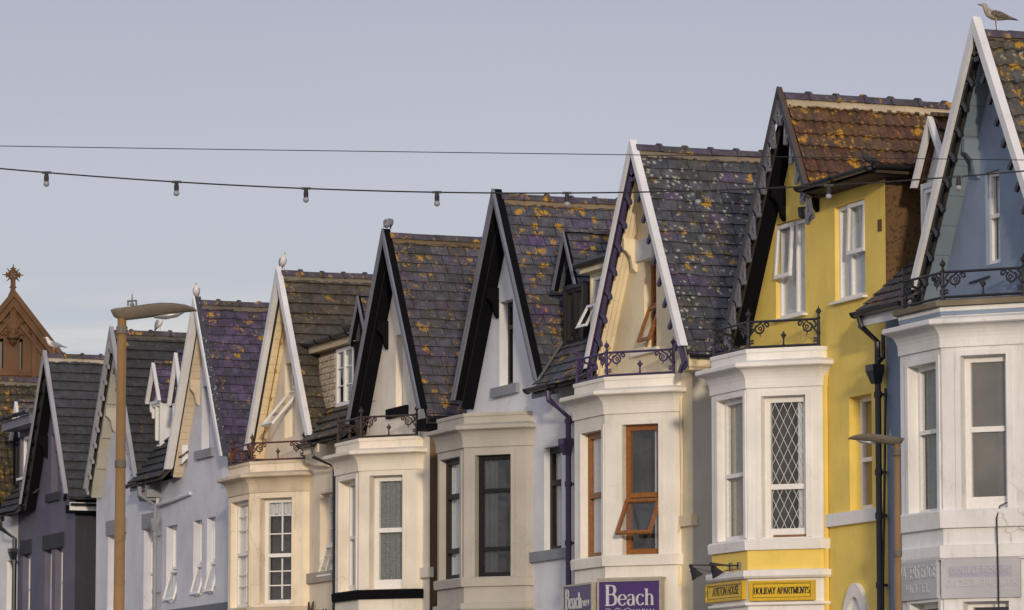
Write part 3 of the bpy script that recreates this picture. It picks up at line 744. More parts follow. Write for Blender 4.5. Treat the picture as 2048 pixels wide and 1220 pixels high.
barge(h, a, UPVCW(), verge=UPVCW(), inner=plain('cream_brown_board', (.26, .17, .08), .6), w=.10, t=.10, ef=.045)
scallops(h, a, BLACKP(), y=.045, w=.115, unit=.30, depth=.13, band=.125)
soffit(h, a, paint('blue_soffit', (.18, .23, .27), stain=.35, srgb=(.05, .06, .07)), br=(8.9,), style='cross', pit=.36, Z=ZA - .09)
_k = MS_K; MS_K = .86; main_roof(h, PARTY[1] + .01, a - .02, 'slate_brown'); MS_K = _k
z0 = 7.27
yg = ypos(1855, 232, a - 1.62); X_, Z_ = F(1855, 232, yg); zl = F(1822, 376, yg)[1]
gablet(h, X_, yg, Z_, zl, .46, UPVCW(), 'pantile_red', UPVCW(), win=UPVC(), body=.33, black=paint('white_weatherboard', (.6, .6, .57)))
p0 = Vector((PARTY[1] - .02, -.02, z0)); p1 = Vector((a - HW + .06, -.02, z0))
gutter(h, p0, p1, BLACKP(), fascia=UPVCW(), fh=.16)
xp = F(1757, 900, .22)[0]
pipe(h, [(p0.x + .12, -.07, z0 - .04), (p0.x + .14, -.06, z0 - .16), (xp, .22, 6.95), (xp, .22, 0)], BLACKP(), hopper=(xp, .20, 6.68), collars=(6.3, 5.4, 4.9, 4.1))
bm = new(); xq = F(1764, 900, .22)[0]; tube(bm, [(xq, .2, 6.72), (xq + .1, .2, 6.75), (xq + .1, .2, 7.0), (xq + .16, .3, 7.0)], .03, 6); tube(bm, [(xp + .14, .25, 6.4), (xp + .05, .24, 4.2), (xp + .02, .24, 3)], .016, 6); obj('waste_pipe', bm, BLACKP(), h)
bm = new(); c = BN.px(1998, 1018); tube(bm, [BN.pt(c[0] + .12, c[1] + .08, .0), BN.pt(c[0] + .02, c[1] + .03, .03), BN.pt(c[0], c[1] - .1, .075), BN.pt(c[0] + .01, 3.9, .075), BN.pt(c[0], 2.2, .07)], .009, 5); obj('cable', bm, BLACKP(), h)
bm = new(); p = W.px(1942, 566); q = W.px(1982, 553); tube(bm, [W.pt(*p, .02), W.pt(*q, .02)], .012, 4); obj('bracket_rod', bm, BLACKP(), h)
HX[0] = dict(B=B, h=h, a=a)

# ================= house 1: yellow
a = A[1]; h = house(a, 'yellow gabled house with mossy red-brown pantiles and white bay')
B = bayX(1424, 1495, 1648); W = Face((a, YW), (1, 0)); BF, BN = B.front, B.near
zt = zof(BF, 1495, 700); zc = zof(BF, 1495, 727); zs = zof(BF, 1495, 1079)
g1 = W.rect(1551, 450, 1611, 626); g2 = W.rect(1669, 415, 1731, 590); g3 = W.rect(1698, 795, 1745, 1022)
xd = F(1771.5, 500, YW)[0]; zd = F(1600, 405, YW)[1] - .02
f, w = shell(h, a, -6.9, PARTY[1], YEL(), SIDEGREY(), holes=[g1, g2, g3], dorm=('R', xd, zd), gap='L')
hf = BF.rect(1436, 803, 1489, 1077); hn = BN.rect(1523, 793, 1613, 1073)
wb = paint('white_bay_1', (.78, .755, .71), stain=.42)
ym = zof(BF, 1495, 1096); yl = zof(BF, 1495, 1140); yb = zof(BF, 1495, 1154)
bay = build_bay(h, B, wb, zt, [hf, LOW(hf)], [hn, LOW(hn)], wb, zs, zc, sills=.13, extra=[(.075, yb - .02, yl, wb, 'moulding'), (.05, zof(BF, 1495, 1212), zof(BF, 1495, 1204), wb, 'moulding')])
window(h, BF, LOW(hf), UPVC(), bars_h=(.6,), rev=.1); window(h, BN, LOW(hn), UPVC(), bars_h=(.6,), rev=.1)
bm = new(); B.sweep(bm, [(-.01, yl + .003), (.006, yl + .003), (.006, zs - .133), (-.01, zs - .133)]); obj('yellow_panel', bm, YEL(), bay)
railing(h, B, zt, IRON(), .34)
window(h, BF, hf, UPVC(), bars_h=(.46,), cur='left', curmat=CURT(), fw=.055, rev=.085)
window(h, BN, hn, UPVC(), bars_h=(.36,), lead=.105, cur='right', curmat=PALE(), fw=.07, rev=.11, bot=.11)
bm = new(); fbox(bm, BN, hn[0] + .1, hn[2], hn[1] - .0, hn[1] + .035, -.15, -.1); obj('sill_board', bm, plain('brown_sill', (.2, .1, .05), .6), h)
cf = dict(fw=.05, rev=.05, cur='blind', curmat=PALE())
window(h, W, g1, UPVC(), bars_v=(.58,), sash=(.02, .42, .56, .98, 4), thin_h=(), sill=.03, **cf)
w2 = window(h, W, g2, UPVC(), bars_v=(.42,), sill=.03, sash=(.42, .46, .99, .99, 2), **cf)
window(h, W, g3, UPVC(), bars_h=(.46,), fw=.055, rev=.14, cur='full', curmat=CURTB(), bot=.1)
bm = new(); p = W.px(1660, 1030); c = W.px(1654, 1040); fbox(bm, W, W.px(1650, 1040)[0], PARTY[1] - a - .12, c[1] - .09, c[1] + .06, -.02, .05); obj('sill_band', bm, wb, h)
bm = new(); tube(bm, [W.pt(W.px(1656, 900)[0], 6.9, .03), W.pt(W.px(1656, 900)[0], 1, .03)], .03, 6); obj('conduit', bm, YEL(), h)
bm = new(); v = W.px(1760, 449); fbox(bm, W, v[0] - .05, v[0] + .05, v[1] - .08, v[1] + .06, -.01, .008)
vent = obj('air_brick', bm, plain('terracotta', (.13, .05, .025), .8), h)
# cheek of the wall dormer
bm = new(); y2 = 1.75
bm.faces.new([bm.verts.new(p) for p in ((xd, YW + .003, 7.3), (xd, YW + .003, zd + .02), (xd, y2, zd + .02), (xd, y2, 7.3))]); obj('dormer_cheek', bm, flaky('rusty_render', (.13, .07, .025), (.055, .03, .012), .56, .8), h)
zg = F(1600, 400, -.05)[1]; xg1 = F(1727, 352, -.05)[0]; xg0 = a + (ZA - zg) / SL - .1
bm = new(); para(bm, (xg0 + .1, .0, zd + .004), (xg1 - xg0 + .12, 0, 0), (0, 2.0, 0), (0, 0, .045)); 
rd = obj('dormer_roof', bm, paint('brown_eave', (.05, .035, .02), stain=.4, srgb=(.01, .01, .01)), h)
gutter(h, (xg0, -.0, zd + .085), (xg1 + .2, -.0, zd + .085), BLACKP(), r=.055, fascia=BLACKM(), fh=.06)
gutter(h, (xg1 + .215, -.04, zd + .09), (xg1 + .215, 1.9, zd + .09), BLACKP(), r=.045, out=(1, 0, 0), fascia=BLACKM(), fh=.10)
bm = new(); lathe(bm, (W.pt(W.px(1624, 410)[0], 0, .1)[0], .2, zg - .16), [(.02, 0), (.06, .03), (.07, .14)], 8); obj('roof_bracket', bm, BLACKP(), h)
def cut1(u, v):
    vmax = (ZA - zg - .06) / ST
    if u is None: return vmax - .08
    return v > vmax and u > .0
gable_roof(h, a, 'pantile_red', mortar=(.46, .38, .25), cut=cut1, mw=.045)
barge(h, a, paint('grey_black_board', (.06, .06, .065), stain=.3), verge=paint('mortar_verge', (.09, .05, .035)), w=.042, t=.07, cuts={1: zg + .02})
scallops(h, a, plain('grey_fretwork', (.13, .13, .155), .5), y=.02, w=.05, band=.06, unit=.30, depth=.14, open_=True, th=.035, cuts={1: zg - .22})
soffit(h, a, BLACKM(), br=(9.05,), style='flat', cuts={1: zg + .1})
# pointed arch over the doorway head, its tip just in frame
pa = W.px(1716, 1166); bm = new(); k = []
for i in range(13):
    t = i / 12; k.append((-.42 * (1 - t) ** .5 if 0 else -.42 * cos(t * pi / 2), -.95 + .95 * sin(t * pi / 2) ** 1.15))
o_ = [(x, z) for x, z in k] + [(-x, z) for x, z in k[::-1][1:]]; i_ = [(x * .76, z * .83 - .16) for x, z in o_]
for e0, e1 in ((.0, .06),):
    A0 = [bm.verts.new(W.pt(pa[0] + x, pa[1] + z, e1)) for x, z in o_]; B0 = [bm.verts.new(W.pt(pa[0] + x, pa[1] + z, e1)) for x, z in i_]
    A1 = [bm.verts.new(W.pt(pa[0] + x, pa[1] + z, e0)) for x, z in o_]; B1 = [bm.verts.new(W.pt(pa[0] + x, pa[1] + z, e0)) for x, z in i_]
    for i in range(len(o_) - 1): bm.faces.new((A0[i], A0[i + 1], B0[i + 1], B0[i])); bm.faces.new((A0[i], A1[i], A1[i + 1], A0[i + 1])); bm.faces.new((B0[i], B0[i + 1], B1[i + 1], B1[i]))
ar = obj('door_arch', bm, wb, h)
bm = new(); bm.faces.new([bm.verts.new(W.pt(pa[0] + x, pa[1] + z, .006)) for x, z in i_]); obj('arch_infill', bm, wb, ar)
HX[1] = dict(B=B, h=h, a=a, W=W)

# ================= house 2: cream with purple ironwork
a = A[2]; h = house(a, 'cream gabled house with purple fretwork, purple balcony railing and orange-brown windows')
B = bayX(1149, 1210, 1355); W = Face((a, YW), (1, 0)); BF, BN = B.front, B.near
zt = zof(BF, 1210, 756); zc = zof(BF, 1208, 783); zs = zof(BF, 1210, 1111)
g = W.rect(1288, 524, 1313, 694)
xr = F(1385, 900, YW)[0]
f, w = shell(h, a, PARTY[3], xr, CREAM(), SIDEGREY(), holes=[g], gap='R')
hf = BF.rect(1163, 868, 1205, 1113); hn = BN.rect(1245, 850, 1318, 1108)
wb = paint('white_bay_2', (.77, .73, .645), stain=.4)
bay = build_bay(h, B, wb, zt, [hf, LOW(hf)], [hn, LOW(hn)], wb, zs, zc, sills=.14)
window(h, BF, LOW(hf), UPVC(), bars_h=(.6,), rev=.1); window(h, BN, LOW(hn), UPVC(), bars_h=(.6,), rev=.1)
railing(h, B, zt, PURPP(), .33)
window(h, BF, hf, OAK(), bars_h=(.5,), cur='blind', curmat=NET(), fw=.075, rev=.09)
window(h, BN, hn, OAK(), bars_h=(.46,), cur='right', curmat=NET(), fw=.07, rev=.10, sash=(.02, .09, 1.0, .42, 34), bot=.08)
window(h, W, g, OAK(), bars_h=(.50,), fw=.06, rev=.10, cur='full', curmat=NET(), sash=(.0, .05, 1., .48, 20))
bm = new(); s = W.px(1290, 495); fbox(bm, W, s[0] - .28, s[0] + .3, g[3] + .02, g[3] + .30, -.01, .035); obj('patch', bm, paint('white_patch', (.62, .6, .56)), h)
bm = new(); s = W.px(1284, 706); fbox(bm, W, g[0] - .35, g[2] + .1, s[1] - .03, g[1] - .003, -.06, .05); obj('window_sill', bm, wb, h)
gable_roof(h, a, 'slate_pale', mortar=(.19, .155, .11))
barge(h, a, UPVCW(), verge=UPVCW(), inner=PURPP(), w=.085, t=.10)
scallops(h, a, PURPP(), y=.05, w=.12, unit=.34, depth=.12, band=.165)
soffit(h, a, paint('cream_soffit', (.80, .68, .46), stain=.3), br=(8.95,), style='along')
gutter(h, (a + HW - .02, .12, 7.29), (a + HW - .02, 5.5, 7.29), BLACKP(), r=.05, out=(1, 0, 0), fascia=CREAM(), fh=.15)
bm = new(); fbox(bm, Face((a + HW - .05, .14), (0, 1)), 0, 5, 7.1, 7.27, -.4, -.003); obj('eaves_soffit', bm, CREAM(), h)
bm = new(); s = W.px(1370, 1050); fbox(bm, W, xr - a - .42, xr - a + .03, s[1] - .02, s[1] + .12, -.05, .04); obj('pilaster_band', bm, CREAM(), h)
bm = new(); s = W.px(1357, 900)[0] + .03; tube(bm, [W.pt(s + .10, 6.9, .02), W.pt(s + .12, 6, .02), W.pt(s + .10, 5.2, .02), W.pt(s + .02, 5.05, .05), W.pt(s + .03, 4.85, .05), W.pt(s + .05, 4.4, .03)], .018, 6); obj('cable', bm, CREAM(), h)
main_roof(h, PARTY[3] + .01, a - .02, 'slate_grey')
# flat-roofed dormer, mostly behind the gable
yg = .36; xl = F(1180, 560, yg + .1)[0]; zd = F(1180, 548, yg + .1)[1]; bm = new(); fr = Face((xl, yg + .1), (1, 0)); zb = MS_Z + MS_K * (yg + .1) - .05
panel(bm, fr, [(0, zb), (1.1, zb), (1.1, zd), (0, zd)], [(.05, zb + .12, .9, zd - .05)], .03); bm.faces.new([bm.verts.new(p) for p in ((xl, yg + .1, zb), (xl, yg + .1, zd), (xl, 1.8, zd))])
dm = obj('dormer', bm, CREAM(), h); window_sub(dm, fr, (.05, zb + .12, .9, zd - .05), UPVC(), bars_v=(.45,), rev=.02)
bm = new(); para(bm, (xl - .08, yg - .02, zd), (1.3, 0, 0), (0, 1.6, 0), (0, 0, .10)); obj('dormer_roof', bm, CREAM(), dm)
bm = new(); tube(bm, [(xl - .14, yg - .06, zd + .12), (xl + 1.2, yg - .06, zd + .12)], .05, 8); para(bm, (xl - .02, yg + .02, zd + .1), (1.1, 0, 0), (0, 1.4, 0), (0, 0, .05)); obj('dormer_gutter', bm, BLACKP(), dm)
bm = new(); t = radians(28)
P = lambda s, q, e: fr.pt(s, zb + .55 - q * cos(t), .02 + q * sin(t) + e)
for a0, a1, q0, q1 in ((.0, .36, 0, .045), (.0, .36, .32, .365), (.0, .045, .045, .32), (.315, .36, .045, .32)):
    o = P(a0, q0, 0); para(bm, o, P(a1, q0, 0) - o, P(a0, q1, 0) - o, fr.pt(0, 0, .03) - fr.pt(0, 0, 0))
obj('open_sash', bm, UPVC(), dm)
HX[2] = dict(B=B, h=h, a=a, W=W)

# ================= house 3: white wall, black boards, grey bay
a = A[3]; h = house(a, 'white gabled house with black bargeboards, grey-beige bay and small black dormer')
B = bayX(875, 928, 1058); W = Face((a, YW), (1, 0)); BF, BN = B.front, B.near
zt = zof(BF, 927, 829); zc = zof(BF, 927, 853); zs = zof(BF, 928, 1155)
g = W.rect(999, 605, 1026, 768); g3 = W.rect(1088, 896, 1123, 1101)
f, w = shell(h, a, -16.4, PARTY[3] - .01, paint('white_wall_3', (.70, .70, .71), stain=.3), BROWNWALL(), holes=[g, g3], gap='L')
hf = BF.rect(881, 921, 921, 1157); hn = BN.rect(951, 911, 1022, 1152)
bay = build_bay(h, B, STONEGREY(), zt, [hf, LOW(hf)], [hn, LOW(hn)], STONEGREY(), zs, zc, sills=.13, cov=.13, extra=[(.06, zof(BF, 927, 1222), zof(BF, 927, 1206), STONEGREY(), 'moulding')])
window(h, BF, LOW(hf), UPVC(), bars_h=(.6,), rev=.1); window(h, BN, LOW(hn), UPVC(), bars_h=(.6,), rev=.1)
window(h, BF, hf, DKFRAME(), bars_h=(.24, .69), cur='full', curmat=PALE(), fw=.075, rev=.085)
window(h, BN, hn, DKFRAME(), bars_h=(.23, .71), cur='left', curmat=DULL(), fw=.065, rev=.10)
window(h, W, g3, DKFRAME(), bars_h=(.66,), fw=.085, rev=.09, cur='full', curmat=PALE())
window(h, W, g, DKFRAME(), bars_h=(.7,), fw=.07, rev=.13, cur='full', curmat=PALE())
bm = new(); fbox(bm, W, g[0] - .22, g[2] + .25, g[1] - .14, g[1] - .003, -.1, .06); obj('window_sill', bm, GREYTRIM(), h)
bm = new(); c = W.px(1056, 1118); fbox(bm, W, W.px(1054, 1100)[0], PARTY[3] - a - .15, c[1] - .06, c[1] + .08, -.02, .05); obj('sill_band', bm, GREYTRIM(), h)
gable_roof(h, a, 'slate_grey', mortar=(.20, .145, .085), y0=.13)
barge(h, a, GREYB(), verge=BLACKM(), w=.085, t=.14, two=True)
soffit(h, a, BLACKM(), br=(8.85,), style='flat', y0=.14)
main_roof(h, a + .02, PARTY[3], 'slate_grey'); valley(h, a, 1, LEAD(), top=8.1, w=.14)
yg = ypos(1125, 463, a + 1.62); X_, Z_ = F(1125, 463, yg)
gablet(h, X_, yg, Z_, F(1100, 582, yg)[1], .43, GREYB(), 'slate_grey', BLACKP(), win=DKFRAME(), body=.36, black=BLACKM(), ef=BLACKM(), dx=.2)
gutter(h, (a + HW - .1, -.02, 7.28), (PARTY[3] + .2, -.02, 7.28), BLACKP(), r=.06, fascia=BLACKP(), fh=.13)
xp = F(1134, 900, .2)[0]
pipe(h, [(xp - .02, -.07, 7.2), (xp - .02, -.06, 7.08), (xp, .22, 6.85), (xp, .22, 0)], PURPP(), hopper=(xp, .2, 6.55), collars=(6.75, 5.9, 5.1, 4.4), r=.042)
HX[3] = dict(B=B, h=h, a=a, W=W)

# ================= house 4: warm white, black boards
a = A[4]; h = house(a, 'warm white gabled house with black bargeboards, black sill band and lace-curtained bay')
B = bayX(671, 718, 839); W = Face((a, YW), (1, 0)); BF, BN = B.front, B.near
zt = zof(BF, 720, 878); zc = zof(BF, 720, 902); zs = zof(BF, 718, 1180)
g = W.rect(792, 671, 806, 812); xr = F(859.5, 1000, YW)[0]
wb = paint('warm_white_4', (.77, .70, .58), stain=.5)
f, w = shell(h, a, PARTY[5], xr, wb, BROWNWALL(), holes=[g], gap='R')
hf = BF.rect(679, 964, 711, 1180); hn = BN.rect(740, 952, 805, 1176)
bay = build_bay(h, B, wb, zt, [hf, LOW(hf)], [hn, LOW(hn)], wb, zs, zc, sills=.14, sill_mat=BLACKM())
window(h, BF, LOW(hf), UPVC(), bars_h=(.6,), rev=.1); window(h, BN, LOW(hn), UPVC(), bars_h=(.6,), rev=.1)
railing(h, B, zt, flaky('rusty_black_iron', (.05, .03, .022), (.02, .018, .022), .55), .33)
window(h, BF, hf, UPVC(), bars_h=(.49,), cur='full', curmat=PALE(), fw=.055, rev=.15, bot=.1)
window(h, BN, hn, UPVC(), bars_h=(.52,), cur='full', curmat=LACE(), fw=.075, rev=.15, bot=.14)
window(h, W, g, UPVC(), bars_h=(.62,), cur='full', curmat=PALE(), fw=.05, rev=.12)
bm = new(); fbox(bm, W, g[0] - .32, g[2] + .25, g[1] - .15, g[1] - .003, -.1, .05); obj('window_sill', bm, BLACKM(), h)
gable_roof(h, a, 'slate_brown', mortar=(.14, .10, .05), collar=False, y0=.13)
barge(h, a, GREYB(), verge=BLACKM(), w=.085, t=.14)
soffit(h, a, BLACKM(), br=(8.85,), style='flat', y0=.14)
gutter(h, (a + HW - .02, .14, 7.28), (a + HW - .02, 5.5, 7.28), BLACKP(), r=.05, out=(1, 0, 0), fascia=BLACKP(), fh=.10)
bm = new(); fbox(bm, Face((a + HW - .05, .14), (0, 1)), 0, 5, 7.1, 7.27, -.4, -.003); obj('eaves_soffit', bm, BLACKM(), h)
bm = new(); s = W.px(846, 1144); fbox(bm, W, xr - a - .40, xr - a + .04, s[1] - .09, s[1] + .06, -.05, .05); obj('pilaster_band', bm, wb, h)
main_roof(h, PARTY[5] + .01, a - .02, 'concrete_brown')
yg = ypos(713.5, 591, a - 1.75); X_, Z_ = F(713.5, 591, yg); gablet(h, X_, yg, Z_, F(700, 688, yg)[1], .42, GREYB(), 'slate_brown', BLACKM(), win=None, body=.3, black=BLACKM(), ef=BLACKM())
HX[4] = dict(B=B, h=h, a=a, W=W)

# ================= house 5: cream, rusty railing
a = A[5]; h = house(a, 'cream gabled house with rusty balcony railing, plain concrete tiles and an open attic window')
B = bayX(457, 500, 613); W = Face((a, YW), (1, 0)); BF, BN = B.front, B.near
zt = zof(BF, 500, 925); zc = zof(BF, 500, 949); zs = zof(BF, 500, 1214)
g = W.rect(570, 728, 588, 872); g3 = W.rect(640, 988, 667, 1158)
wb = paint('cream_white_5', (.77, .665, .50), stain=.75)
f, w = shell(h, a, -26.05, PARTY[5] - .01, wb, holes=[g, g3], gap='L')
hf = BF.rect(464, 1006, 497, 1212); hn = BN.rect(521, 997, 583, 1206)
bay = build_bay(h, B, wb, zt, [hf, LOW(hf)], [hn, LOW(hn)], paint('cream_dirty_5', (.6, .5, .36), stain=.8, var=.3), zs, zc, sills=.12)
window(h, BF, LOW(hf), UPVC(), bars_h=(.6,), rev=.1); window(h, BN, LOW(hn), UPVC(), bars_h=(.6,), rev=.1)
railing(h, B, zt, RUST(), .31)
th = ((.86, .08, .92), (.73, .08, .92), (.31, .1, .9), (.2, .1, .9))
window(h, BF, hf, UPVC(), bars_h=(.5,), thin_h=th, thin_v=((.5, .05, .48), (.5, .53, .95)), cur='full', curmat=PALE(), fw=.05, rev=.09)
window(h, BN, hn, UPVC(), bars_h=(.46,), thin_h=((.84, .08, .94), (.665, .08, .94), (.31, .1, .9), (.175, .1, .9)), thin_v=((.52, .5, .96), (.52, .05, .43)), cur='valance', curmat=PALE(), fw=.065, rev=.15)
window(h, W, g3, UPVC(), bars_h=(.42,), fw=.055, rev=.14, cur='full', curmat=PALE(), thin_h=((.6, .1, .9), (.8, .1, .9)), thin_v=((.5, .45, .95),), sash=(.0, .02, 1., .40, 17))
window(h, W, g, UPVC(), bars_h=(.68,), fw=.06, rev=.12, sash=(-.1, .0, 1.1, .62, 40))
bm = new(); c = W.px(616, 1158); fbox(bm, W, W.px(614, 1100)[0], PARTY[5] - a - .05, c[1] - .08, c[1] + .08, -.02, .05); obj('sill_band', bm, paint('grey_cream_trim', (.4, .36, .29), stain=.6), h)
bm = new(); p = [W.px(612, 920), W.px(640, 932), W.px(664, 930)]; tube(bm, [W.pt(*p[0], .06), W.pt(p[1][0], p[1][1] + .02, .06), W.pt(*p[2], .05)], .03, 6); obj('waste_pipe', bm, wb, h)
gable_roof(h, a, 'concrete_brown', mortar=(.17, .14, .10))
barge(h, a, UPVCW(), w=.125, t=.09)
soffit(h, a, paint('cream_soffit_5', (.76, .61, .38), stain=.35), style='cross', pit=.15, br=())
bm = new(); zb = F(545, 712, .2)[1]; xx = F(533, 712, .2)[0]
pts = [(.14, zb), (.36, zb + .02), (.36, zb - .40), (.32, zb - .41), (.28, zb - .3), (.22, zb - .16), (.14, zb - .1)]
A0 = [bm.verts.new((xx, p, q)) for p, q in pts]; B0 = [bm.verts.new((xx + .04, p, q)) for p, q in pts]; bm.faces.new(A0); bm.faces.new(B0)
for i in range(len(pts)): j = (i + 1) % len(pts); bm.faces.new((A0[i], A0[j], B0[j], B0[i]))
obj('rusty_bracket', bm, flaky('rust_plate', (.30, .085, .02), (.12, .035, .015), .5), h)
bm = new(); sl = Slope((a, .24, ZA), (0, 1, 0), (-CT, 0, -ST), (-ST, 0, CT)); tube(bm, [sl.p(0, .5, -.12), sl.p(0, 3.1, -.12)], .010, 5)
for v in (.7, 1.2, 1.7, 2.2, 2.7): lathe(bm, sl.p(0, v, -.15), [(.022, 0), (.022, .05)], 6)
obj('bird_wire', bm, plain('brass_wire', (.25, .16, .04), .5), h)
main_roof(h, a + .02, PARTY[5], 'concrete_brown')
yg = .34; xl = F(640, 760, yg + .08)[0]; x1_ = A[4] - 1.75 - .38; zd = F(674, 697, yg + .08)[1]; fr = Face((xl, yg + .08), (1, 0)); zb = MS_Z + MS_K * (yg + .08) - .06; Wd = x1_ - xl
bm = new(); wl = F(674, 740, yg + .08)[0] - xl; wr = min(Wd - .03, F(709, 740, yg + .08)[0] - xl)
panel(bm, fr, [(0, zb), (Wd, zb), (Wd, zd), (0, zd)], [(wl, zb + .08, wr, zd - .02)], .03); bm.faces.new([bm.verts.new(p) for p in ((xl, yg + .08, zb), (xl, yg + .08, zd), (xl, 1.7, zd))])
dm = obj('dormer', bm, BROWNWALL(), h)
bm = new(); z = zb + .1
while z < zd - .08:
    x0 = .0
    fbox(bm, fr, x0, wl - .06, z, z + .085, .002, .02 + random.random() * .006); z += .095
obj('weatherboards', bm, flaky('peeling_boards', (.48, .40, .28), (.16, .10, .055), .55), dm)
window_sub(dm, fr, (wl, zb + .08, wr, zd - .02), UPVC(), rev=-.02, thin_h=(.35, .66), fw=.06)
bm = new(); para(bm, (xl - .2, yg - .05, zd + .003), (Wd + .25, 0, 0), (0, 1.6, 0), (0, 0, .11)); obj('dormer_roof', bm, plain('cream_fascia', (.5, .4, .25), .7), dm)
gutter(h, (xl - .36, yg - .03, zd + .17), (x1_ + .02, yg - .03, zd + .17), BLACKP(), r=.065)
bm = new(); para(bm, (xl - .3, yg - .02, zd + .12), (Wd + .3, 0, 0), (0, 1.6, .0), (0, 0, .04)); obj('roof_felt', bm, BLACKM(), dm)
gutter(h, (a + HW - .15, -.02, 7.25), (PARTY[5] - .0, -.02, 7.25), BLACKP(), r=.055, fascia=wb, fh=.16)
pipe(h, [(PARTY[5] - .12, -.06, 7.19), (PARTY[5] - .12, -.05, 7.02), (PARTY[5] + .18, .2, 6.85), (PARTY[5] + .18, .22, 0)], BLACKP(), r=.03, collars=(6.0, 5.0))
HX[5] = dict(B=B, h=h, a=a, W=W)

# ================= house 6: white boards, purple slates, flat front
a = A[6]; h = house(a, 'pale lavender-white gabled house with purple slates and cream boarded eaves')
W = Face((a, YW), (1, 0)); g = W.rect(404, 774, 419, 897)
ws = [W.rect(333, 1053, 353, 1205), W.rect(387, 1042, 403, 1193), W.rect(414, 1036, 430, 1188)]
f, w = shell(h, a, PARTY[7] + .01, a + 1.30, LAV(), LAV(), holes=[g] + ws, gap='R')
for r in ws: window(h, W, r, UPVC(), bars_h=(.46,), fw=.05, rev=.11, cur='blind', curmat=NET(), sash=(.0, .02, 1., .42, 15))
window(h, W, g, UPVC(), bars_h=(.6,), fw=.05, rev=.17, cur='full', curmat=NET())
bm = new(); fbox(bm, W, g[0] - .25, g[2] + .28, g[1] - .15, g[1] - .003, -.1, .06); obj('window_sill', bm, GREYTRIM(), h)
c = W.px(420, 1206); bm = new(); fbox(bm, W, PARTY[7] - a + .3, 1.28, c[1] - .22, c[1] - .03, -.02, .07); obj('sill_band', bm, paint('dark_grey_trim', (.15, .155, .18), stain=.3), h)
gable_roof(h, a, 'slate_purple', mortar=(.13, .105, .08), y0=.13)
barge(h, a, UPVCW(), verge=flaky('flaking_verge', (.035, .035, .045), (.55, .55, .57), .62), inner=UPVCW(), w=.085, t=.14)
soffit(h, a, paint('cream_soffit_6', (.60, .50, .35), stain=.25), style='cross', pit=.13, br=(8.8,), y0=.15)
gutter(h, (a + HW - .02, .14, 7.30), (a + HW - .02, 5.5, 7.30), BLACKP(), r=.06, out=(1, 0, 0), fascia=BLACKP(), fh=.10)
bm = new(); fbox(bm, Face((a + HW - .05, .14), (0, 1)), 0, 5, 7.0, 7.2, -.34, -.003); obj('eaves_soffit', bm, UPVCW(), h)
main_roof(h, PARTY[7] + .01, a - .02, 'concrete_dark')
yg = ypos(348, 705, a - 1.55); X_, Z_ = F(348, 705, yg); gablet(h, X_, yg, Z_, F(332, 812, yg)[1], .42, UPVCW(), 'slate_purple', UPVCW(), win=UPVC(), body=.3)
bm = new(); p = [W.px(323, 1010), W.px(345, 1003), W.px(384, 987)]; tube(bm, [W.pt(p[0][0] - .02, p[0][1] + .12, .06), W.pt(p[0][0] - .02, p[0][1], .08), W.pt(*p[1], .08), W.pt(*p[2], .03)], .032, 6); obj('waste_pipe', bm, LAV(), h)
HX[6] = dict(h=h, a=a, W=W)

# ================= house 7: grey fretwork
a = A[7]; h = house(a, 'pale grey-white house with scalloped grey bargeboards, partly behind the tall lamp post')
W = Face((a, YW), (1, 0))
ws = [W.rect(216, 1072, 250, 1230), W.rect(288, 1059, 307, 1217)]
f, w = shell(h, a, F(192, 1100, YW)[0], PARTY[7], LAV(), LAV(), holes=ws, gap='L')
for r in ws:
    window(h, W, r, UPVC(), bars_h=(.45,), fw=.05, rev=.12, cur='full', curmat=NET()); bm = new(); fbox(bm, W, r[0] - .06, r[2] + .08, r[3] + .003, r[3] + .27, -.02, .03); obj('lintel', bm, GREYTRIM(), h)
gable_roof(h, a, 'concrete_dark', mortar=(.10, .09, .07))
barge(h, a, paint('weathered_grey_board', (.30, .30, .33), stain=.4), w=.07, t=.08)
scallops(h, a, paint('weathered_grey_board', (.3, .3, .33)), y=.03, w=.07, unit=.32, depth=.15)
soffit(h, a, paint('grey_cream_soffit', (.40, .38, .32), stain=.3), style='steps', br=(8.75,))
main_roof(h, a + .02, PARTY[7], 'concrete_dark')
yg = ypos(303, 725, a + 1.2); X_, Z_ = F(303, 725, yg); gablet(h, X_, yg, Z_, F(290, 808, yg)[1], .42, UPVCW(), 'slate_purple', UPVCW(), win=UPVC(), body=.33)
gutter(h, (a + HW - .15, -.02, 7.26), (PARTY[7] + .0, -.02, 7.26), BLACKP(), r=.055, fascia=BLACKP(), fh=.12)
bm = new()
for i in range(7): xx = a + HW + .05 + i * .09; box(bm, xx, xx + .04, .06, YW, 7.0 - .05 * (i % 2), 7.14)
obj('eaves_dentils', bm, GREYTRIM(), h)
xp = PARTY[7] - .08
pipe(h, [(xp - .05, -.05, 7.2), (xp - .05, -.04, 7.05), (xp, .23, 6.85), (xp, .23, 0)], GREYTRIM(), hopper=(xp, .21, 6.62), r=.042, collars=(6.3, 5.3))
HX[7] = dict(h=h, a=a, W=W)

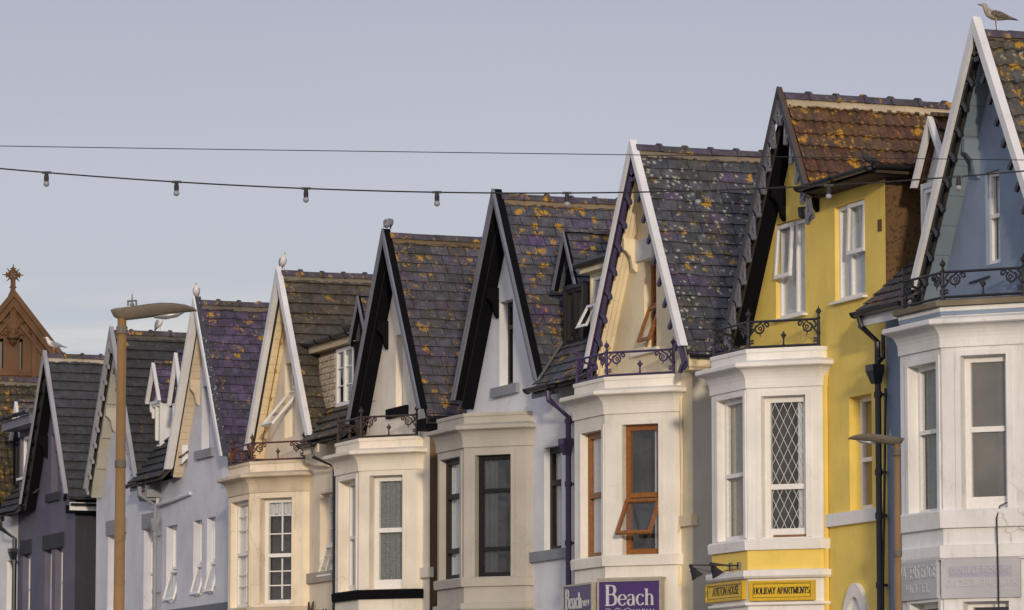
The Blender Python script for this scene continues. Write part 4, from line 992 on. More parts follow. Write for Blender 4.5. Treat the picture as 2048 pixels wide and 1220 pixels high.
# ================= house 8: mauve-grey
a = A[8]; h = house(a, 'mauve-grey gabled house with charcoal flank, black eaves and plain dark tiled roof')
W = Face((a, YW), (1, 0)); g = W.rect(103, 870, 116, 984); g2 = W.rect(41, 874, 64, 950)
ws = [W.rect(46, 1110, 59, 1260), W.rect(90, 1101, 102, 1250), W.rect(111, 1097, 124, 1246)]
zd = F(64, 862, YW)[1] + .06
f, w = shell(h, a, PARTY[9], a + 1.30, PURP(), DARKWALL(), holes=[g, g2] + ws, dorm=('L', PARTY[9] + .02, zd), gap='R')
for r in ws: window(h, W, r, UPVC(), bars_h=(.55,), fw=.05, rev=.12, cur='full', curmat=DULL())
window(h, W, g, UPVC(), fw=.06, rev=.18, cur='full', curmat=DULL()); window(h, W, g2, UPVC(), bars_v=(.5,), fw=.06, rev=.06, cur='full', curmat=PALE(), sill=.05)
bm = new(); fbox(bm, W, ws[0][0] - .06, ws[0][2] + .1, ws[0][3] + .003, ws[0][3] + .28, -.02, .04); obj('lintel', bm, DARKWALL(), h)
bm = new(); fbox(bm, W, ws[1][0] - .06, ws[2][2] + .1, ws[1][3] + .003, ws[1][3] + .28, -.02, .04); obj('lintel', bm, DARKWALL(), h)
bm = new(); fbox(bm, W, g[0] - .2, g[2] + .2, g[1] - .16, g[1] - .003, -.1, .06); obj('window_sill', bm, DARKWALL(), h)
gable_roof(h, a, 'concrete_grey', mortar=(.42, .36, .27))
barge(h, a, paint('weathered_grey_board', (.3, .3, .33)), verge=paint('weathered_grey_board', (.3, .3, .33)), inner=BLACKM(), w=.07, t=.08); scallops(h, a, BLACKM(), y=.03, w=.07, unit=.36, depth=.10)
soffit(h, a, BLACKM(), style='flat', br=(8.6,))
gutter(h, (a + HW - .02, .12, 7.22), (a + HW - .02, 5.5, 7.22), BLACKP(), r=.05, out=(1, 0, 0), fascia=UPVCW(), fh=.13)
bm = new(); fbox(bm, Face((a + HW - .05, .14), (0, 1)), 0, 5, 7.05, 7.2, -.34, -.003); obj('eaves_soffit', bm, BLACKM(), h)
bm = new(); para(bm, (PARTY[9] - .1, -.02, zd + .0), (a - .8 - PARTY[9] + .1, 0, 0), (0, 2.0, 0), (0, 0, .18)); obj('dormer_roof', bm, GREYB(), h)
gutter(h, (PARTY[9] - .25, -.03, zd + .24), (a - .72, -.03, zd + .24), BLACKP(), r=.06)
main_roof(h, PARTY[9] + .01, a - .02, 'concrete_dark')
HX[8] = dict(h=h, a=a, W=W)

# ================= house 9: only its roof slope and a strip of white wall are in view
a = A[9]; h = house(a, 'white house at the left edge, mostly hidden, with dark mossy pantiled roof')
W = Face((a, YW), (1, 0)); r = W.rect(14, 1122, 29, 1260)
f, w = shell(h, a, a - 1.8, PARTY[9] - .01, WHITE(), holes=[r], gap='L'); window(h, W, r, DKFRAME(), bars_h=(.5,), rev=.15)
gable_roof(h, a, 'pantile_dark', mortar=(.15, .13, .1)); barge(h, a, GREYB(), verge=BLACKM(), w=.08); soffit(h, a, BLACKM(), style='flat')
main_roof(h, a + .02, PARTY[9], 'concrete_dark')
yg = ypos(29, 803, a + 1.55); X_, Z_ = F(29, 803, yg); gablet(h, X_, yg, Z_, Z_ - .75, .4, UPVCW(), 'slate_grey', BLACKM(), win=DKFRAME(), body=.3, black=BLACKM())
gutter(h, (a + HW - .15, -.02, 7.26), (PARTY[9] + .1, -.02, 7.26), BLACKP(), r=.055, fascia=BLACKP(), fh=.12)
xp = PARTY[9] + .1; pipe(h, [(xp - .1, -.05, 7.2), (xp - .1, -.04, 7.0), (xp, .22, 6.8), (xp, .22, 0)], BLACKP(), hopper=(xp, .2, 6.6), r=.045, collars=(6.3, 5.0))
# ------------------------------------------------------------------ lettering
def txt(parent_or_none, name, s, f, s0, z0, s1, h_, e, mat, th=.006, shear=0., space=1.):
    """flat raised sans lettering fitted into s0..s1, cap height h_"""
    cu = bpy.data.curves.new(name, 'FONT'); cu.body = s; cu.extrude = .01; cu.shear = shear; cu.space_character = space; cu.resolution_u = 3
    o = bpy.data.objects.new(name, cu); COL.objects.link(o); dg = bpy.context.evaluated_depsgraph_get()
    me = bpy.data.meshes.new_from_object(o.evaluated_get(dg)); bpy.data.objects.remove(o); 
    xs = [v.co.x for v in me.vertices]; ys = [v.co.y for v in me.vertices]; x0, x1, y0, y1 = min(xs), max(xs), min(ys), max(ys)
    bm = new(); bm.from_mesh(me)
    for v in bm.verts: v.co = f.pt(s0 + (v.co.x - x0) / (x1 - x0) * (s1 - s0), z0 + (v.co.y - y0) / (y1 - y0) * h_, e + (th if v.co.z > 0 else -.002))
    return obj(name, bm, mat, parent_or_none)
def arc(cx, cy, rx, ry, a0, a1, n=12): return [(cx + rx * cos(radians(a0 + (a1 - a0) * i / n)), cy + ry * sin(radians(a0 + (a1 - a0) * i / n))) for i in range(n + 1)]
GL = {  # serif glyphs: strokes on a unit em, advance last; 's' = serif foot
 'B': ([[(.14, 0), (.14, 1)], [(.14, .97), (.38, .97)] + arc(.38, .755, .17, .215, 90, -90) + [(.14, .54)], [(.14, .54), (.40, .54)] + arc(.40, .285, .21, .255, 90, -90) + [(.14, .03)]], [(.14, 0), (.14, 1)], .70),
 'H': ([[(.13, 0), (.13, 1)], [(.57, 0), (.57, 1)], [(.13, .52), (.57, .52)]], [(.13, 0), (.13, 1), (.57, 0), (.57, 1)], .72),
 'O': ([arc(.36, .5, .30, .48, 0, 360, 24)], [], .74), 'L': ([[(.13, 0), (.13, 1)], [(.13, .03), (.5, .03), (.53, .2)]], [(.13, 0), (.13, 1)], .56),
 'I': ([[(.13, 0), (.13, 1)]], [(.13, 0), (.13, 1)], .28), 'D': ([[(.13, 0), (.13, 1)], [(.13, .97), (.3, .97)] + arc(.3, .5, .32, .47, 90, -90, 16) + [(.13, .03)]], [(.13, 0), (.13, 1)], .70),
 'A': ([[(.33, 1), (.58, 0)], [(.33, 1), (.10, 0)], [(.18, .35), (.48, .35)]], [(.10, 0), (.58, 0)], .66), 'Y': ([[(.08, 1), (.32, .48)], [(.56, 1), (.32, .48)], [(.32, .5), (.32, 0)]], [(.08, 1), (.56, 1), (.32, 0)], .62),
 'P': ([[(.13, 0), (.13, 1)], [(.13, .97), (.34, .97)] + arc(.34, .73, .18, .24, 90, -90) + [(.13, .49)]], [(.13, 0), (.13, 1)], .56),
 'R': ([[(.13, 0), (.13, 1)], [(.13, .97), (.34, .97)] + arc(.34, .74, .17, .23, 90, -90) + [(.13, .51)], [(.34, .51), (.58, 0)]], [(.13, 0), (.13, 1), (.6, 0)], .64),
 'T': ([[(.3, 0), (.3, 1)], [(.03, .82), (.05, .97), (.55, .97), (.57, .82)]], [(.3, 0)], .60), 'M': ([[(.12, 0), (.12, 1)], [(.12, 1), (.40, .05)], [(.40, .05), (.68, 1)], [(.68, 1), (.68, 0)]], [(.12, 0), (.68, 0), (.08, 1), (.72, 1)], .82),
 'E': ([[(.13, 0), (.13, 1)], [(.13, .97), (.47, .97), (.49, .82)], [(.13, .52), (.38, .52)], [(.13, .03), (.49, .03), (.52, .2)]], [(.13, 0), (.13, 1)], .57),
 'N': ([[(.12, 0), (.12, 1)], [(.12, 1), (.56, 0)], [(.56, 0), (.56, 1)]], [(.12, 0), (.08, 1), (.56, 1)], .70),
 'S': ([arc(.27, .73, .19, .24, 20, 215, 10) + arc(.29, .27, .21, .25, 60, -160, 12)], [], .54), ' ': ([], [], .30),
 'e': ([[(.08, .38), (.44, .38)] + arc(.26, .34, .20, .33, 8, 325, 18)], [], .50), 'a': ([arc(.22, .53, .14, .14, 170, 20, 8) + [(.36, .50), (.36, .06), (.42, .01)], arc(.20, .19, .14, .19, 70, 340, 14)], [], .48),
 'c': ([arc(.27, .34, .20, .33, 35, 325, 18)], [], .48), 'h': ([[(.12, 0), (.12, 1)], arc(.27, .45, .15, .22, 150, 0, 8) + [(.42, 0)]], [(.12, 0), (.42, 0), (.08, .99)], .54),
}
def serif(parent, name, s, f, s0, z0, s1, H, e, mat, th=.008, wt=.13, caps=1.):
    tot = sum(GL[c][2] for c in s); sc = (s1 - s0) / tot; bm = new(); x = 0; lay = 0
    def rib(a, b, w, ee):
        d = Vector((b[0] - a[0], b[1] - a[1])); l = d.length
        if l < 1e-6: return
        d /= l; nn = Vector((-d.y, d.x)); q = [(a[0] + nn.x * w, a[1] + nn.y * w), (b[0] + nn.x * w, b[1] + nn.y * w), (b[0] - nn.x * w, b[1] - nn.y * w), (a[0] - nn.x * w, a[1] - nn.y * w)]
        T = [bm.verts.new(f.pt(s0 + u * 1, z0 + v * 1, ee)) for u, v in q]; U = [bm.verts.new(f.pt(s0 + u, z0 + v, e - .002)) for u, v in q]; bm.faces.new(T)
        for i in range(4): bm.faces.new((T[i], T[(i + 1) % 4], U[(i + 1) % 4], U[i]))
    for ci, c in enumerate(s):
        st, sf, adv = GL[c]; k = caps if ci == 0 else 1.
        for p in st:
            for a, b in zip(p, p[1:]):
                A_ = ((x + a[0]) * sc, a[1] * H * (1 if ci == 0 or caps == 1. else 1 / caps)); B_ = ((x + b[0]) * sc, b[1] * H * (1 if ci == 0 or caps == 1. else 1 / caps))
                dx, dy = abs(B_[0] - A_[0]), abs(B_[1] - A_[1]); v = dy / (sqrt(dx * dx + dy * dy) + 1e-9)
                lay += 1; rib(A_, B_, H * wt * (.22 + .42 * v * v) * (1 if ci == 0 or caps == 1. else .75), e + th + (lay % 9) * .0003)
        for q in sf:
            lay += 1; hh = 1 if ci == 0 or caps == 1. else 1 / caps; rib(((x + q[0]) * sc - H * wt * .95 * hh, q[1] * H * hh * .98 + H * .012), ((x + q[0]) * sc + H * wt * .95 * hh, q[1] * H * hh * .98 + H * .012), H * wt * .16, e + th + (lay % 9) * .0003)
        x += adv
    return obj(name, bm, mat, parent)
def board(label, f, r, e, t, face_m, frame_m=None, fw=.02, cat='sign', group=None, name='hotel_sign'):
    s0, z0, s1, z1 = r; c = f.pt((s0 + s1) / 2, z0, e); root = thing(name, c, label, cat, group)
    bm = new(); fbox(bm, f, s0, s1, z0, z1, e, e + t); obj('panel', bm, face_m, root)
    if frame_m: bm = new(); ring(bm, f, (s0 - .004, z0 - .004, s1 + .004, z1 + .004), fw, e - .003, e + t + .012); obj('frame', bm, frame_m, root)
    return root
# purple signs on the cream bay
B = HX[2]['B']; BF, BN = B.front, B.near
pur = plain('purple_sign_face', (.055, .022, .12), .35, nz=.05); alu = plain('weathered_aluminium', (.42, .38, .30), .45, .3); sil = plain('silver_letters', (.50, .50, .50), .45, nz=.1)
r = BN.rect(1196, 1161, 1323, 1225, .14); z1 = r[3]; r = (r[0], z1 - .78, r[2], z1)
m = board('large purple hotel sign with big silver lettering, facing along the street', BN, r, .06, .09, pur, alu, .025, group='purple hotel signs')
sc = r[2] - r[0]; zz = BN.px(1250, 1211, .15)[1]; H_ = BN.px(1225, 1170, .15)[1] - zz
serif(m, 'lettering', 'Beach', BN, r[0] + .12 * sc, zz, r[0] + .90 * sc, H_, .155, sil, wt=.12, caps=1.28)
txt(m, 'lettering', 'VIEW', BN, r[0] + .56 * sc, zz - .125, r[0] + .89 * sc, .075, .152, sil, space=1.3)
bm = new(); tube(bm, [BN.pt(r[0] + (.12 + .45 * i / 20) * sc, zz - .05 + .018 * sin(i * .9), .153) for i in range(21)], .005, 4); obj('wave_line', bm, sil, m)
bm = new(); fbox(bm, BN, r[0] - .0, r[2] + .0, z1 + .001, z1 + .03, -.02, .17); obj('top_rail', bm, alu, m)
r2 = BF.rect(1127, 1172, 1186, 1230, .14); r2 = (r2[0], r2[3] - .78, r2[2], r2[3])
m = board('smaller-looking purple hotel sign on the street front of the cream bay', BF, r2, .06, .09, pur, alu, .025, group='purple hotel signs')
sc = r2[2] - r2[0]; zz = BF.px(1138, 1219, .15)[1]; H_ = .26
serif(m, 'lettering', 'Beach', BF, r2[0] + .10 * sc, zz, r2[0] + .66 * sc, H_, .155, sil, wt=.11, caps=1.28)
txt(m, 'lettering', 'VIEW', BF, r2[0] + .68 * sc, zz + .02, r2[0] + .90 * sc, .08, .152, sil)
# yellow signs
B = HX[1]['B']; BF, BN = B.front, B.near
ysf = plain('yellow_sign_face', (.66, .43, .012), .4, nz=.06); ink = plain('black_letters', (.012, .012, .012), .5); ysb = plain('yellow_sign_border', (.60, .38, .01), .45)
r = BN.rect(1500, 1163, 1630, 1199, .02); m = board('yellow sign lettered holiday apartments, on the near face of the white bay', BN, r, .005, .04, ysf, ysb, .025, group='yellow house signs')
bm = new(); k = .045; ring(bm, BN, (r[0] + k, r[1] + k * .7, r[2] - k, r[3] - k * .7), .006, .04, .0475); obj('border_line', bm, ink, m)
H_ = (r[3] - r[1]) * .34; zz = (r[1] + r[3]) / 2 - H_ * .5
serif(m, 'lettering', 'HOLIDAY APARTMENTS', BN, r[0] + .055, zz, r[2] - .055, H_, .046, ink, th=.003, wt=.125)
r = BF.rect(1416, 1176, 1490, 1208, .02); r = (r[0], BF.px(1490, 1198, .02)[1], r[2], BF.px(1490, 1162, .02)[1]); m = board('yellow sign with slanted black capitals, on the street front of the white bay', BF, r, .005, .04, ysf, ysb, .025, group='yellow house signs')
bm = new(); ring(bm, BF, (r[0] + .04, r[1] + .03, r[2] - .04, r[3] - .03), .006, .04, .0475); obj('border_line', bm, ink, m)
txt(m, 'lettering', 'AYRTON HOUSE', BF, r[0] + .19, r[1] + .065, r[2] - .12, (r[3] - r[1]) * .5, .046, ink, th=.003, shear=.25)
# white hotel signs on the blue house
B = HX[0]['B']; BF, BN = B.front, B.near
wsf = paint('white_sign_board', (.44, .44, .45), stain=.15, bmp=.1); wsl = plain('white_letters', (.47, .47, .48), .5, nz=.04); ws2 = plain('pale_lilac_strip', (.34, .34, .40), .6, nz=.05)
r = BN.rect(1884, 1117, 2042, 1194, .02); m = board('white sign board with a pale strip and a telephone number, facing along the street', BN, r, .005, .04, wsf, None, group='white hotel sign boards')
sc = r[2] - r[0]; a0 = BN.px(1897, 1155, .05); a1 = BN.px(2023, 1130, .05); bm = new(); fbox(bm, BN, a0[0], a1[0], a0[1], a1[1], .04, .047); obj('strip', bm, ws2, m)
txt(m, 'lettering', 'DOUBLE ROOMS', BN, BN.px(1901, 1140, .05)[0], BN.px(1901, 1147, .05)[1], BN.px(2019, 1140, .05)[0], .06, .047, wsl, th=.008, space=1.1)
txt(m, 'lettering', '01253 343618', BN, BN.px(1893, 1170, .05)[0], BN.px(1893, 1174, .05)[1], BN.px(2034, 1170, .05)[0], .078, .046, wsl, th=.008, space=1.1)
bm = new(); fbox(bm, BN, r[0] - .01, r[2] + .01, r[3] + .002, r[3] + .05, .0, .06); obj('top_rail', bm, paint('white_bay_0', (1, 1, 1)), m)
r = BF.rect(1805, 1130, 1878, 1200, .02); r = (r[0] - .15, BF.px(1878, 1196, .02)[1], r[2], BF.px(1878, 1119, .02)[1])
m = board('white hotel sign board with embossed white capitals, behind the right lamp post', BF, r, .005, .04, wsf, None, group='white hotel sign boards')
txt(m, 'lettering', 'WATERS EDGE', BF, r[0] + .05, BF.px(1840, 1158, .05)[1], r[2] - .015, .15, .046, wsl, th=.007)
txt(m, 'lettering', 'HOTEL', BF, BF.px(1812, 1180, .05)[0], BF.px(1840, 1187, .05)[1], BF.px(1858, 1180, .05)[0], .11, .046, wsl, th=.006)
# rusty metal script on the cream house; only the tops of its letters are in frame
W = HX[5]['W']; c = W.px(618, 1222); 
o = txt(None, 'wall_lettering', 'M a u', W, c[0], c[1] - .28, c[0] + .95, .42, .035, plain('rusty_letters', (.06, .035, .025), .7), th=.012, shear=.3)
tag(o, 'rusty slanted metal lettering on the cream wall beneath the grey sill band', 'lettering')

# ------------------------------------------------------------------ sign spotlights
BF = HX[1]['B'].front
for (x, y, ex, lab) in ((1380, 1147, 1.0, 'black sign spotlight furthest from the bay, over the grey flank wall'), (1421, 1143, .55, 'black sign spotlight nearer the bay, above the yellow sign')):
    p = BF.px(1421 if ex < .8 else 1380, y, ex); s, z = BF.px(x, y, ex); base = BF.px(1476 if ex > .8 else 1468, 1131, .03)
    P0 = BF.pt(base[0] - (0 if ex > .8 else .12), base[1] + .0, .012); P1 = BF.pt(s, z + .10, ex)
    root = thing('sign_spotlight', P0, lab, 'spotlight', 'black spotlights over the yellow signs')
    bm = new(); tube(bm, [P0, P1], .011, 6); lathe(bm, P0 + Vector((0, -.0, -.04)), [(.03, 0), (.03, .08)], 8); obj('arm', bm, IRON(), root)
    mid = P0.lerp(P1, .5); bm = new(); tube(bm, [P0 + Vector((0, 0, -.04)), mid + Vector((0, 0, -.09)), P1 + Vector((0, 0, -.02))], .004, 4); obj('wire', bm, IRON(), root)
    d = (Vector((.25, .45, -.85))).normalized(); q = P1 + Vector((0, 0, -.0))
    bm = new(); tube(bm, [q, q + d * .05, q + d * .055, q + d * .10, q + d * .17, q + d * .175], [.02, .022, .034, .045, .075, .075], 4); obj('lamp_head', bm, IRON(), root)
    bm = new(); n0 = q + d * .176; u, w_ = frame_of(d); bm.faces.new([bm.verts.new(n0 + u * (.062 * cos(t)) + w_ * (.062 * sin(t))) for t in (0, pi / 2, pi, 3 * pi / 2)]); obj('lamp_glass', bm, plain('lamp_lens', (.2, .2, .2), .2), root)

# ------------------------------------------------------------------ street lamps
def lamp(xp, yp, D, side, label, Lh, mat, headmat):
    P = AT(xp, yp, D); root = thing('street_lamp', (P.x, P.y, .0), label, 'street lamp', 'street lamps in front of the terrace')
    top = P.z; bm = new(); tube(bm, [(P.x, P.y, 0), (P.x, P.y, 1.2), (P.x, P.y, 1.22), (P.x, P.y, top)], [.075, .075, .047, .031] if D < 35 else [.07, .07, .042, .026], 16); o = obj('pole', bm, mat, root, smooth=True)
    for zz in (top - .12, top - 1.05, 1.18):
        bm = new(); lathe(bm, (P.x, P.y, zz), [(.036 if zz > 2 else .07, 0), (.040 if zz > 2 else .08, .006), (.040 if zz > 2 else .08, .05), (.036 if zz > 2 else .07, .056)], 14); obj('collar', bm, headmat, o)
    bm = new(); lathe(bm, (P.x, P.y, .0), [(.12, .0), (.12, .03), (.08, .04)], 14); obj('base', bm, mat, root)
    # lantern: a flat boat-shaped head, upper shell and lens
    dv = Vector(side if isinstance(side, tuple) else (RT[0] * side, RT[1] * side, 0)); dv.normalize(); sd = Vector((-dv.y, dv.x, 0)); o0 = Vector((P.x, P.y, top))
    secs = [(-.10, .055, .005, .085), (-.06, .075, -.02, .095), (.0, .085, -.045, .105), (.12, .10, -.035, .125), (.30, .115, -.015, .150), (.46, .115, .005, .165), (.62, .10, .030, .160), (.76, .075, .045, .140), (.86, .045, .055, .105), (.90, .012, .062, .075)]
    rings = []; bm = new(); k = Lh
    for t, wd, zb, zt in secs:
        rg = []; bk = .5 if t < .02 else 0.
        for j in range(14):
            an = 2 * pi * j / 14; cx = cos(an); sz = sin(an)
            z = (zt - .03) + sz * .03 if sz > 0 else (zt - .03) + sz * (zt - .03 - zb)
            wq = wd * (abs(cx) ** .7) * (1 if cx > 0 else -1) * (1 if sz > -.3 else .82)
            rg.append(bm.verts.new(o0 + dv * ((t - bk * max(0, (z - zb))) * k) + sd * (wq * k * 1.1) + Vector((0, 0, (z * 1.05 + t * .015) * k * .95))))
        rings.append(rg)
    for A_, B_ in zip(rings, rings[1:]):
        for j in range(14): bm.faces.new((A_[j], A_[(j + 1) % 14], B_[(j + 1) % 14], B_[j]))
    bm.faces.new(rings[0]); bm.faces.new(rings[-1]); hd = obj('lamp_head', bm, headmat, root, smooth=True)
    bm = new(); rg0 = []
    pr = [(.34, .0), (.40, -.02), (.52, -.028), (.66, -.012), (.76, .02)]; rr = [.03, .08, .09, .07, .02]
    tube(bm, [o0 + dv * (t * k) + Vector((0, 0, (z * 1.1 + .045) * k)) for t, z in pr], [x * k * .5 for x in rr], 10); obj('lens', bm, plain('lamp_lens', (.2, .2, .2), .2), hd, smooth=True)
    bm = new(); q = o0 + dv * (.12 * k) + Vector((0, 0, .135 * k))
    lathe(bm, q, [(.028 * k, 0), (.028 * k, .03 * k)], 8); tube(bm, [q + Vector((0, 0, .02)), q + Vector((0, 0, .15 * k))], [.012 * k, .004 * k], 6)
    if Lh > .55:
        for t in (-.05, .05): tube(bm, [q + dv * t * k, q + dv * t * k + Vector((0, 0, .07 * k))], .006, 4)
        tube(bm, [q - dv * .055 * k + Vector((0, 0, .055 * k)), q + dv * .055 * k + Vector((0, 0, .065 * k))], .006, 4)
    obj('photocell', bm, plain('photocell_grey', (.12, .12, .13), .5), hd)
    return root
polem = paint('bronze_pole', (.25, .145, .05), rough=.45, stain=.6, srgb=(.10, .06, .03), var=.25, spec=.5); headm = paint('weathered_lamp_shell', (.14, .12, .09), stain=.6, srgb=(.08, .06, .04), var=.35)
lamp(244, 634, 30, 1, 'tall brown street lamp at the left, lantern reaching right over the roofs', .575, polem, headm)
lamp(1793.5, 886, 40, (-RT[0], -RT[1], 0), 'shorter brown street lamp at the right, lantern reaching left before the yellow wall', .50, polem, headm)

# ------------------------------------------------------------------ overhead lines
D = 30.; cab = plain('black_cable', (.012, .012, .012), .6)
def sag(pts, x):                                    # Lagrange through surveyed points
    s = 0
    for i, (a, b) in enumerate(pts):
        t = b
        for j, (c, _) in enumerate(pts):
            if i != j: t *= (x - c) / (a - c)
        s += t
    return s
fp = [(0, 337), (612, 377), (1134, 386), (2048, 342)]
SC = D / FPX
def Q(x, y, D=D): return AT(x, y, D)
P0 = Q(0, 337)
root = thing('festoon_lights', Q(1024, sag(fp, 1024)), 'black festoon cable with hanging unlit bulbs strung across the street', 'festoon lights')
bm = new(); tube(bm, [Q(x, sag(fp, x) if -60 < x < 2110 else (sag(fp, -60) + (x + 60) * .09 if x < 0 else sag(fp, 2110) - (x - 2110) * .12) if 0 else sag(fp, max(-60, min(2110, x))) + (-(x + 60) * -.09 if x < -60 else (-(x - 2110) * .11 if x > 2110 else 0))) for x in range(-900, 2960, 40)], .0055, 6); obj('cable', bm, cab, root)
bulbm = plain('frosted_bulb', (.25, .26, .28), .25, nz=.03)
for x in (93, 353, 612, 874, 1134, 1396, 1657, 1917):
    c = Q(x, sag(fp, x)); bm = new(); lathe(bm, c + Vector((0, 0, -.062)), [(.017, 0), (.018, .03), (.014, .052), (.014, .064)], 10)
    u = Vector((RT[0], RT[1], 0)); para(bm, c - u * .032 + Vector((0, 0, -.008)) - Vector((FW[0], FW[1], 0)) * .008, u * .064, Vector((FW[0], FW[1], 0)) * .016, Vector((0, 0, .016)))
    hd = obj('lamp_holder', bm, cab, root); bm = new(); lathe(bm, c + Vector((0, 0, -.100)), [(.002, 0), (.013, .004), (.020, .013), (.0215, .022), (.018, .033), (.013, .04)], 12); obj('bulb', bm, bulbm, hd, smooth=True)
D2 = 34.; wp = [(-700, 276), (0, 292), (1024, 306.5), (2048, 320), (2800, 326)]
bm = new(); tube(bm, [AT(x, sag(wp, x), D2) for x in range(-700, 2801, 50)], .0035, 5); o = obj('overhead_wire', bm, cab, None); tag(o, 'thin straight overhead wire running above the festoon lights', 'wire')

# ------------------------------------------------------------------ birds
def loft(bm, secs, n=14, side=Vector((0, 1, 0))):
    """secs: (centre, half width, half height); one continuous skin"""
    rings = []
    for i, (c, rw, rh) in enumerate(secs):
        c = Vector(c); t = (Vector(secs[min(i + 1, len(secs) - 1)][0]) - Vector(secs[max(i - 1, 0)][0])).normalized(); upv = t.cross(side).normalized() * -1
        rings.append([bm.verts.new(c + side * (rw * cos(2 * pi * k / n)) + upv * (rh * sin(2 * pi * k / n))) for k in range(n)])
    for a_, b_ in zip(rings, rings[1:]):
        for k in range(n): bm.faces.new((a_[k], a_[(k + 1) % n], b_[(k + 1) % n], b_[k]))
    bm.faces.new(rings[0]); bm.faces.new(rings[-1])
def bird(name, foot, head_dir, size, label, cat, group, body, wing, beak, tail, pose='stand', turn=0., legc=None):
    """built facing +X, then turned; foot = point the feet stand on"""
    k = size; root = thing(name, foot, label, cat, group); rz = math.atan2(head_dir[1], head_dir[0]); M = Matrix.Rotation(rz, 4, 'Z') @ Matrix.Scale(k, 4)
    T = Matrix.Translation(Vector(foot)) @ M
    def fin(nm, bm, mat, par, smooth=True): bmesh.ops.transform(bm, matrix=T, verts=bm.verts); return obj(nm, bm, mat, par, smooth=smooth)
    bm = new(); hx, hy, hz = (.150, 0, .335)
    if pose == 'stand': S_ = [((-.20, 0, .150), .006, .006), ((-.16, 0, .158), .028, .016), ((-.10, 0, .172), .05, .036), ((-.03, 0, .188), .066, .056), ((.04, 0, .205), .068, .064), ((.095, 0, .232), .058, .056), ((.122, 0, .268), .040, .042), ((.136, 0, .298), .031, .034), ((.150, 0, .325), .031, .034), ((.168, 0, .338), .027, .027), ((.188, 0, .337), .014, .014), ((.196, 0, .335), .004, .004)]
    elif pose == 'upright': S_ = [((-.10, 0, .075), .006, .006), ((-.085, 0, .10), .03, .02), ((-.055, 0, .135), .052, .045), ((-.015, 0, .175), .068, .062), ((.015, 0, .215), .068, .062), ((.03, 0, .255), .056, .052), ((.038, 0, .288), .040, .040), ((.045, 0, .313), .031, .034), ((.052, 0, .338), .032, .033), ((.068, 0, .352), .027, .026), ((.088, 0, .352), .014, .013), ((.096, 0, .35), .004, .004)]
    else: S_ = [((-.15, 0, .105), .006, .006), ((-.12, 0, .125), .04, .03), ((-.07, 0, .165), .068, .058), ((-.01, 0, .205), .078, .076), ((.05, 0, .235), .072, .070), ((.10, 0, .245), .055, .052), ((.130, 0, .225), .038, .038), ((.135, 0, .195), .03, .03), ((.125, 0, .165), .018, .02), ((.118, 0, .15), .005, .005)]
    loft(bm, S_); b = fin('body', bm, body, root)
    hd = Vector(S_[-3][0]); tip = Vector(S_[-1][0]); dd = (tip - Vector(S_[-4][0])).normalized()
    bm = new(); lathe(bm, tip - dd * .012, [(.010, 0), (.009, .02), (.0075, .045), (.002, .058)], 7, dd); fin('beak', bm, beak, root)
    ex = Vector(S_[-4][0]) + dd * .012; bm = new()
    for sg in (1, -1): lathe(bm, ex + Vector((0, sg * .0235, .008)), [(.0012, -.005), (.0055, 0), (.0012, .005)], 7, Vector((0, 1, 0)))
    fin('eye', bm, plain('bird_eye', (.01, .008, .006), .2), root)
    for sg in (1, -1):
        bm = new()
        if pose == 'stand': Wg = [((.075, sg * .050, .225), .012, .022), ((.03, sg * .060, .217), .018, .044), ((-.04, sg * .060, .200), .018, .045), ((-.12, sg * .042, .178), .014, .030), ((-.20, sg * .018, .158), .008, .014), ((-.265, sg * .006, .146), .003, .005)]
        elif pose == 'upright': Wg = [((.02, sg * .056, .255), .012, .02), ((-.005, sg * .066, .225), .016, .042), ((-.045, sg * .062, .175), .016, .045), ((-.085, sg * .045, .115), .012, .03), ((-.12, sg * .02, .06), .006, .012), ((-.135, sg * .01, .035), .003, .004)]
        else: Wg = [((.09, sg * .05, .265), .014, .02), ((.03, sg * .068, .245), .02, .05), ((-.04, sg * .07, .205), .02, .055), ((-.10, sg * .05, .155), .014, .035), ((-.17, sg * .02, .11), .006, .012)]
        loft(bm, Wg, 10); fin('wing', bm, wing, root)
    bm = new(); tb = Vector(S_[1][0])
    if pose == 'upright': loft(bm, [(tb + Vector((.01, 0, .01)), .02, .012), (tb + Vector((-.03, 0, -.05)), .026, .006), (tb + Vector((-.045, 0, -.085)), .022, .003)], 8)
    else: loft(bm, [(tb, .026, .012), (tb + Vector((-.07, 0, -.012)), .030, .006), (tb + Vector((-.12, 0, -.022)), .026, .003)], 8)
    fin('tail', bm, tail, root)
    for sg in (1, -1):
        bm = new(); top = Vector((.005 if pose != 'upright' else -.01, sg * .030, .15)); tube(bm, [top, top + Vector((.0, 0, -.02)), Vector((.004, sg * .030, .075)), Vector((0, sg * .030, .006))], [.014, .009, .0055, .005], 6)
        for t in (-.5, 0, .5): tube(bm, [Vector((0, sg * .030, .006)), Vector((.045 * cos(t), sg * .030 + .045 * sin(t), .004))], [.005, .003], 4)
        fin('leg', bm, legc or beak, root)
    return root
def mott(name, a, b, am=.5, sc=30):
    if name in MATS: return MATS[name]
    m, nt, bs = nodes(name); L(nt, ramp(nt, noise(nt, sc, 5), [(am - .1, a), (am + .1, b)]), bs.inputs['Base Color']); bs.inputs['Roughness'].default_value = .8; MATS[name] = m; return m
gw = plain('white_feathers', (.62, .61, .60), .8, nz=.06); gg = plain('grey_feathers', (.22, .23, .26), .8); gb = plain('yellow_beak', (.55, .33, .04), .5); pk = plain('pink_leg', (.42, .26, .22), .6); bt = plain('black_feathers', (.02, .02, .022), .8); dg = plain('dusky_grey_feathers', (.17, .165, .19), .85)
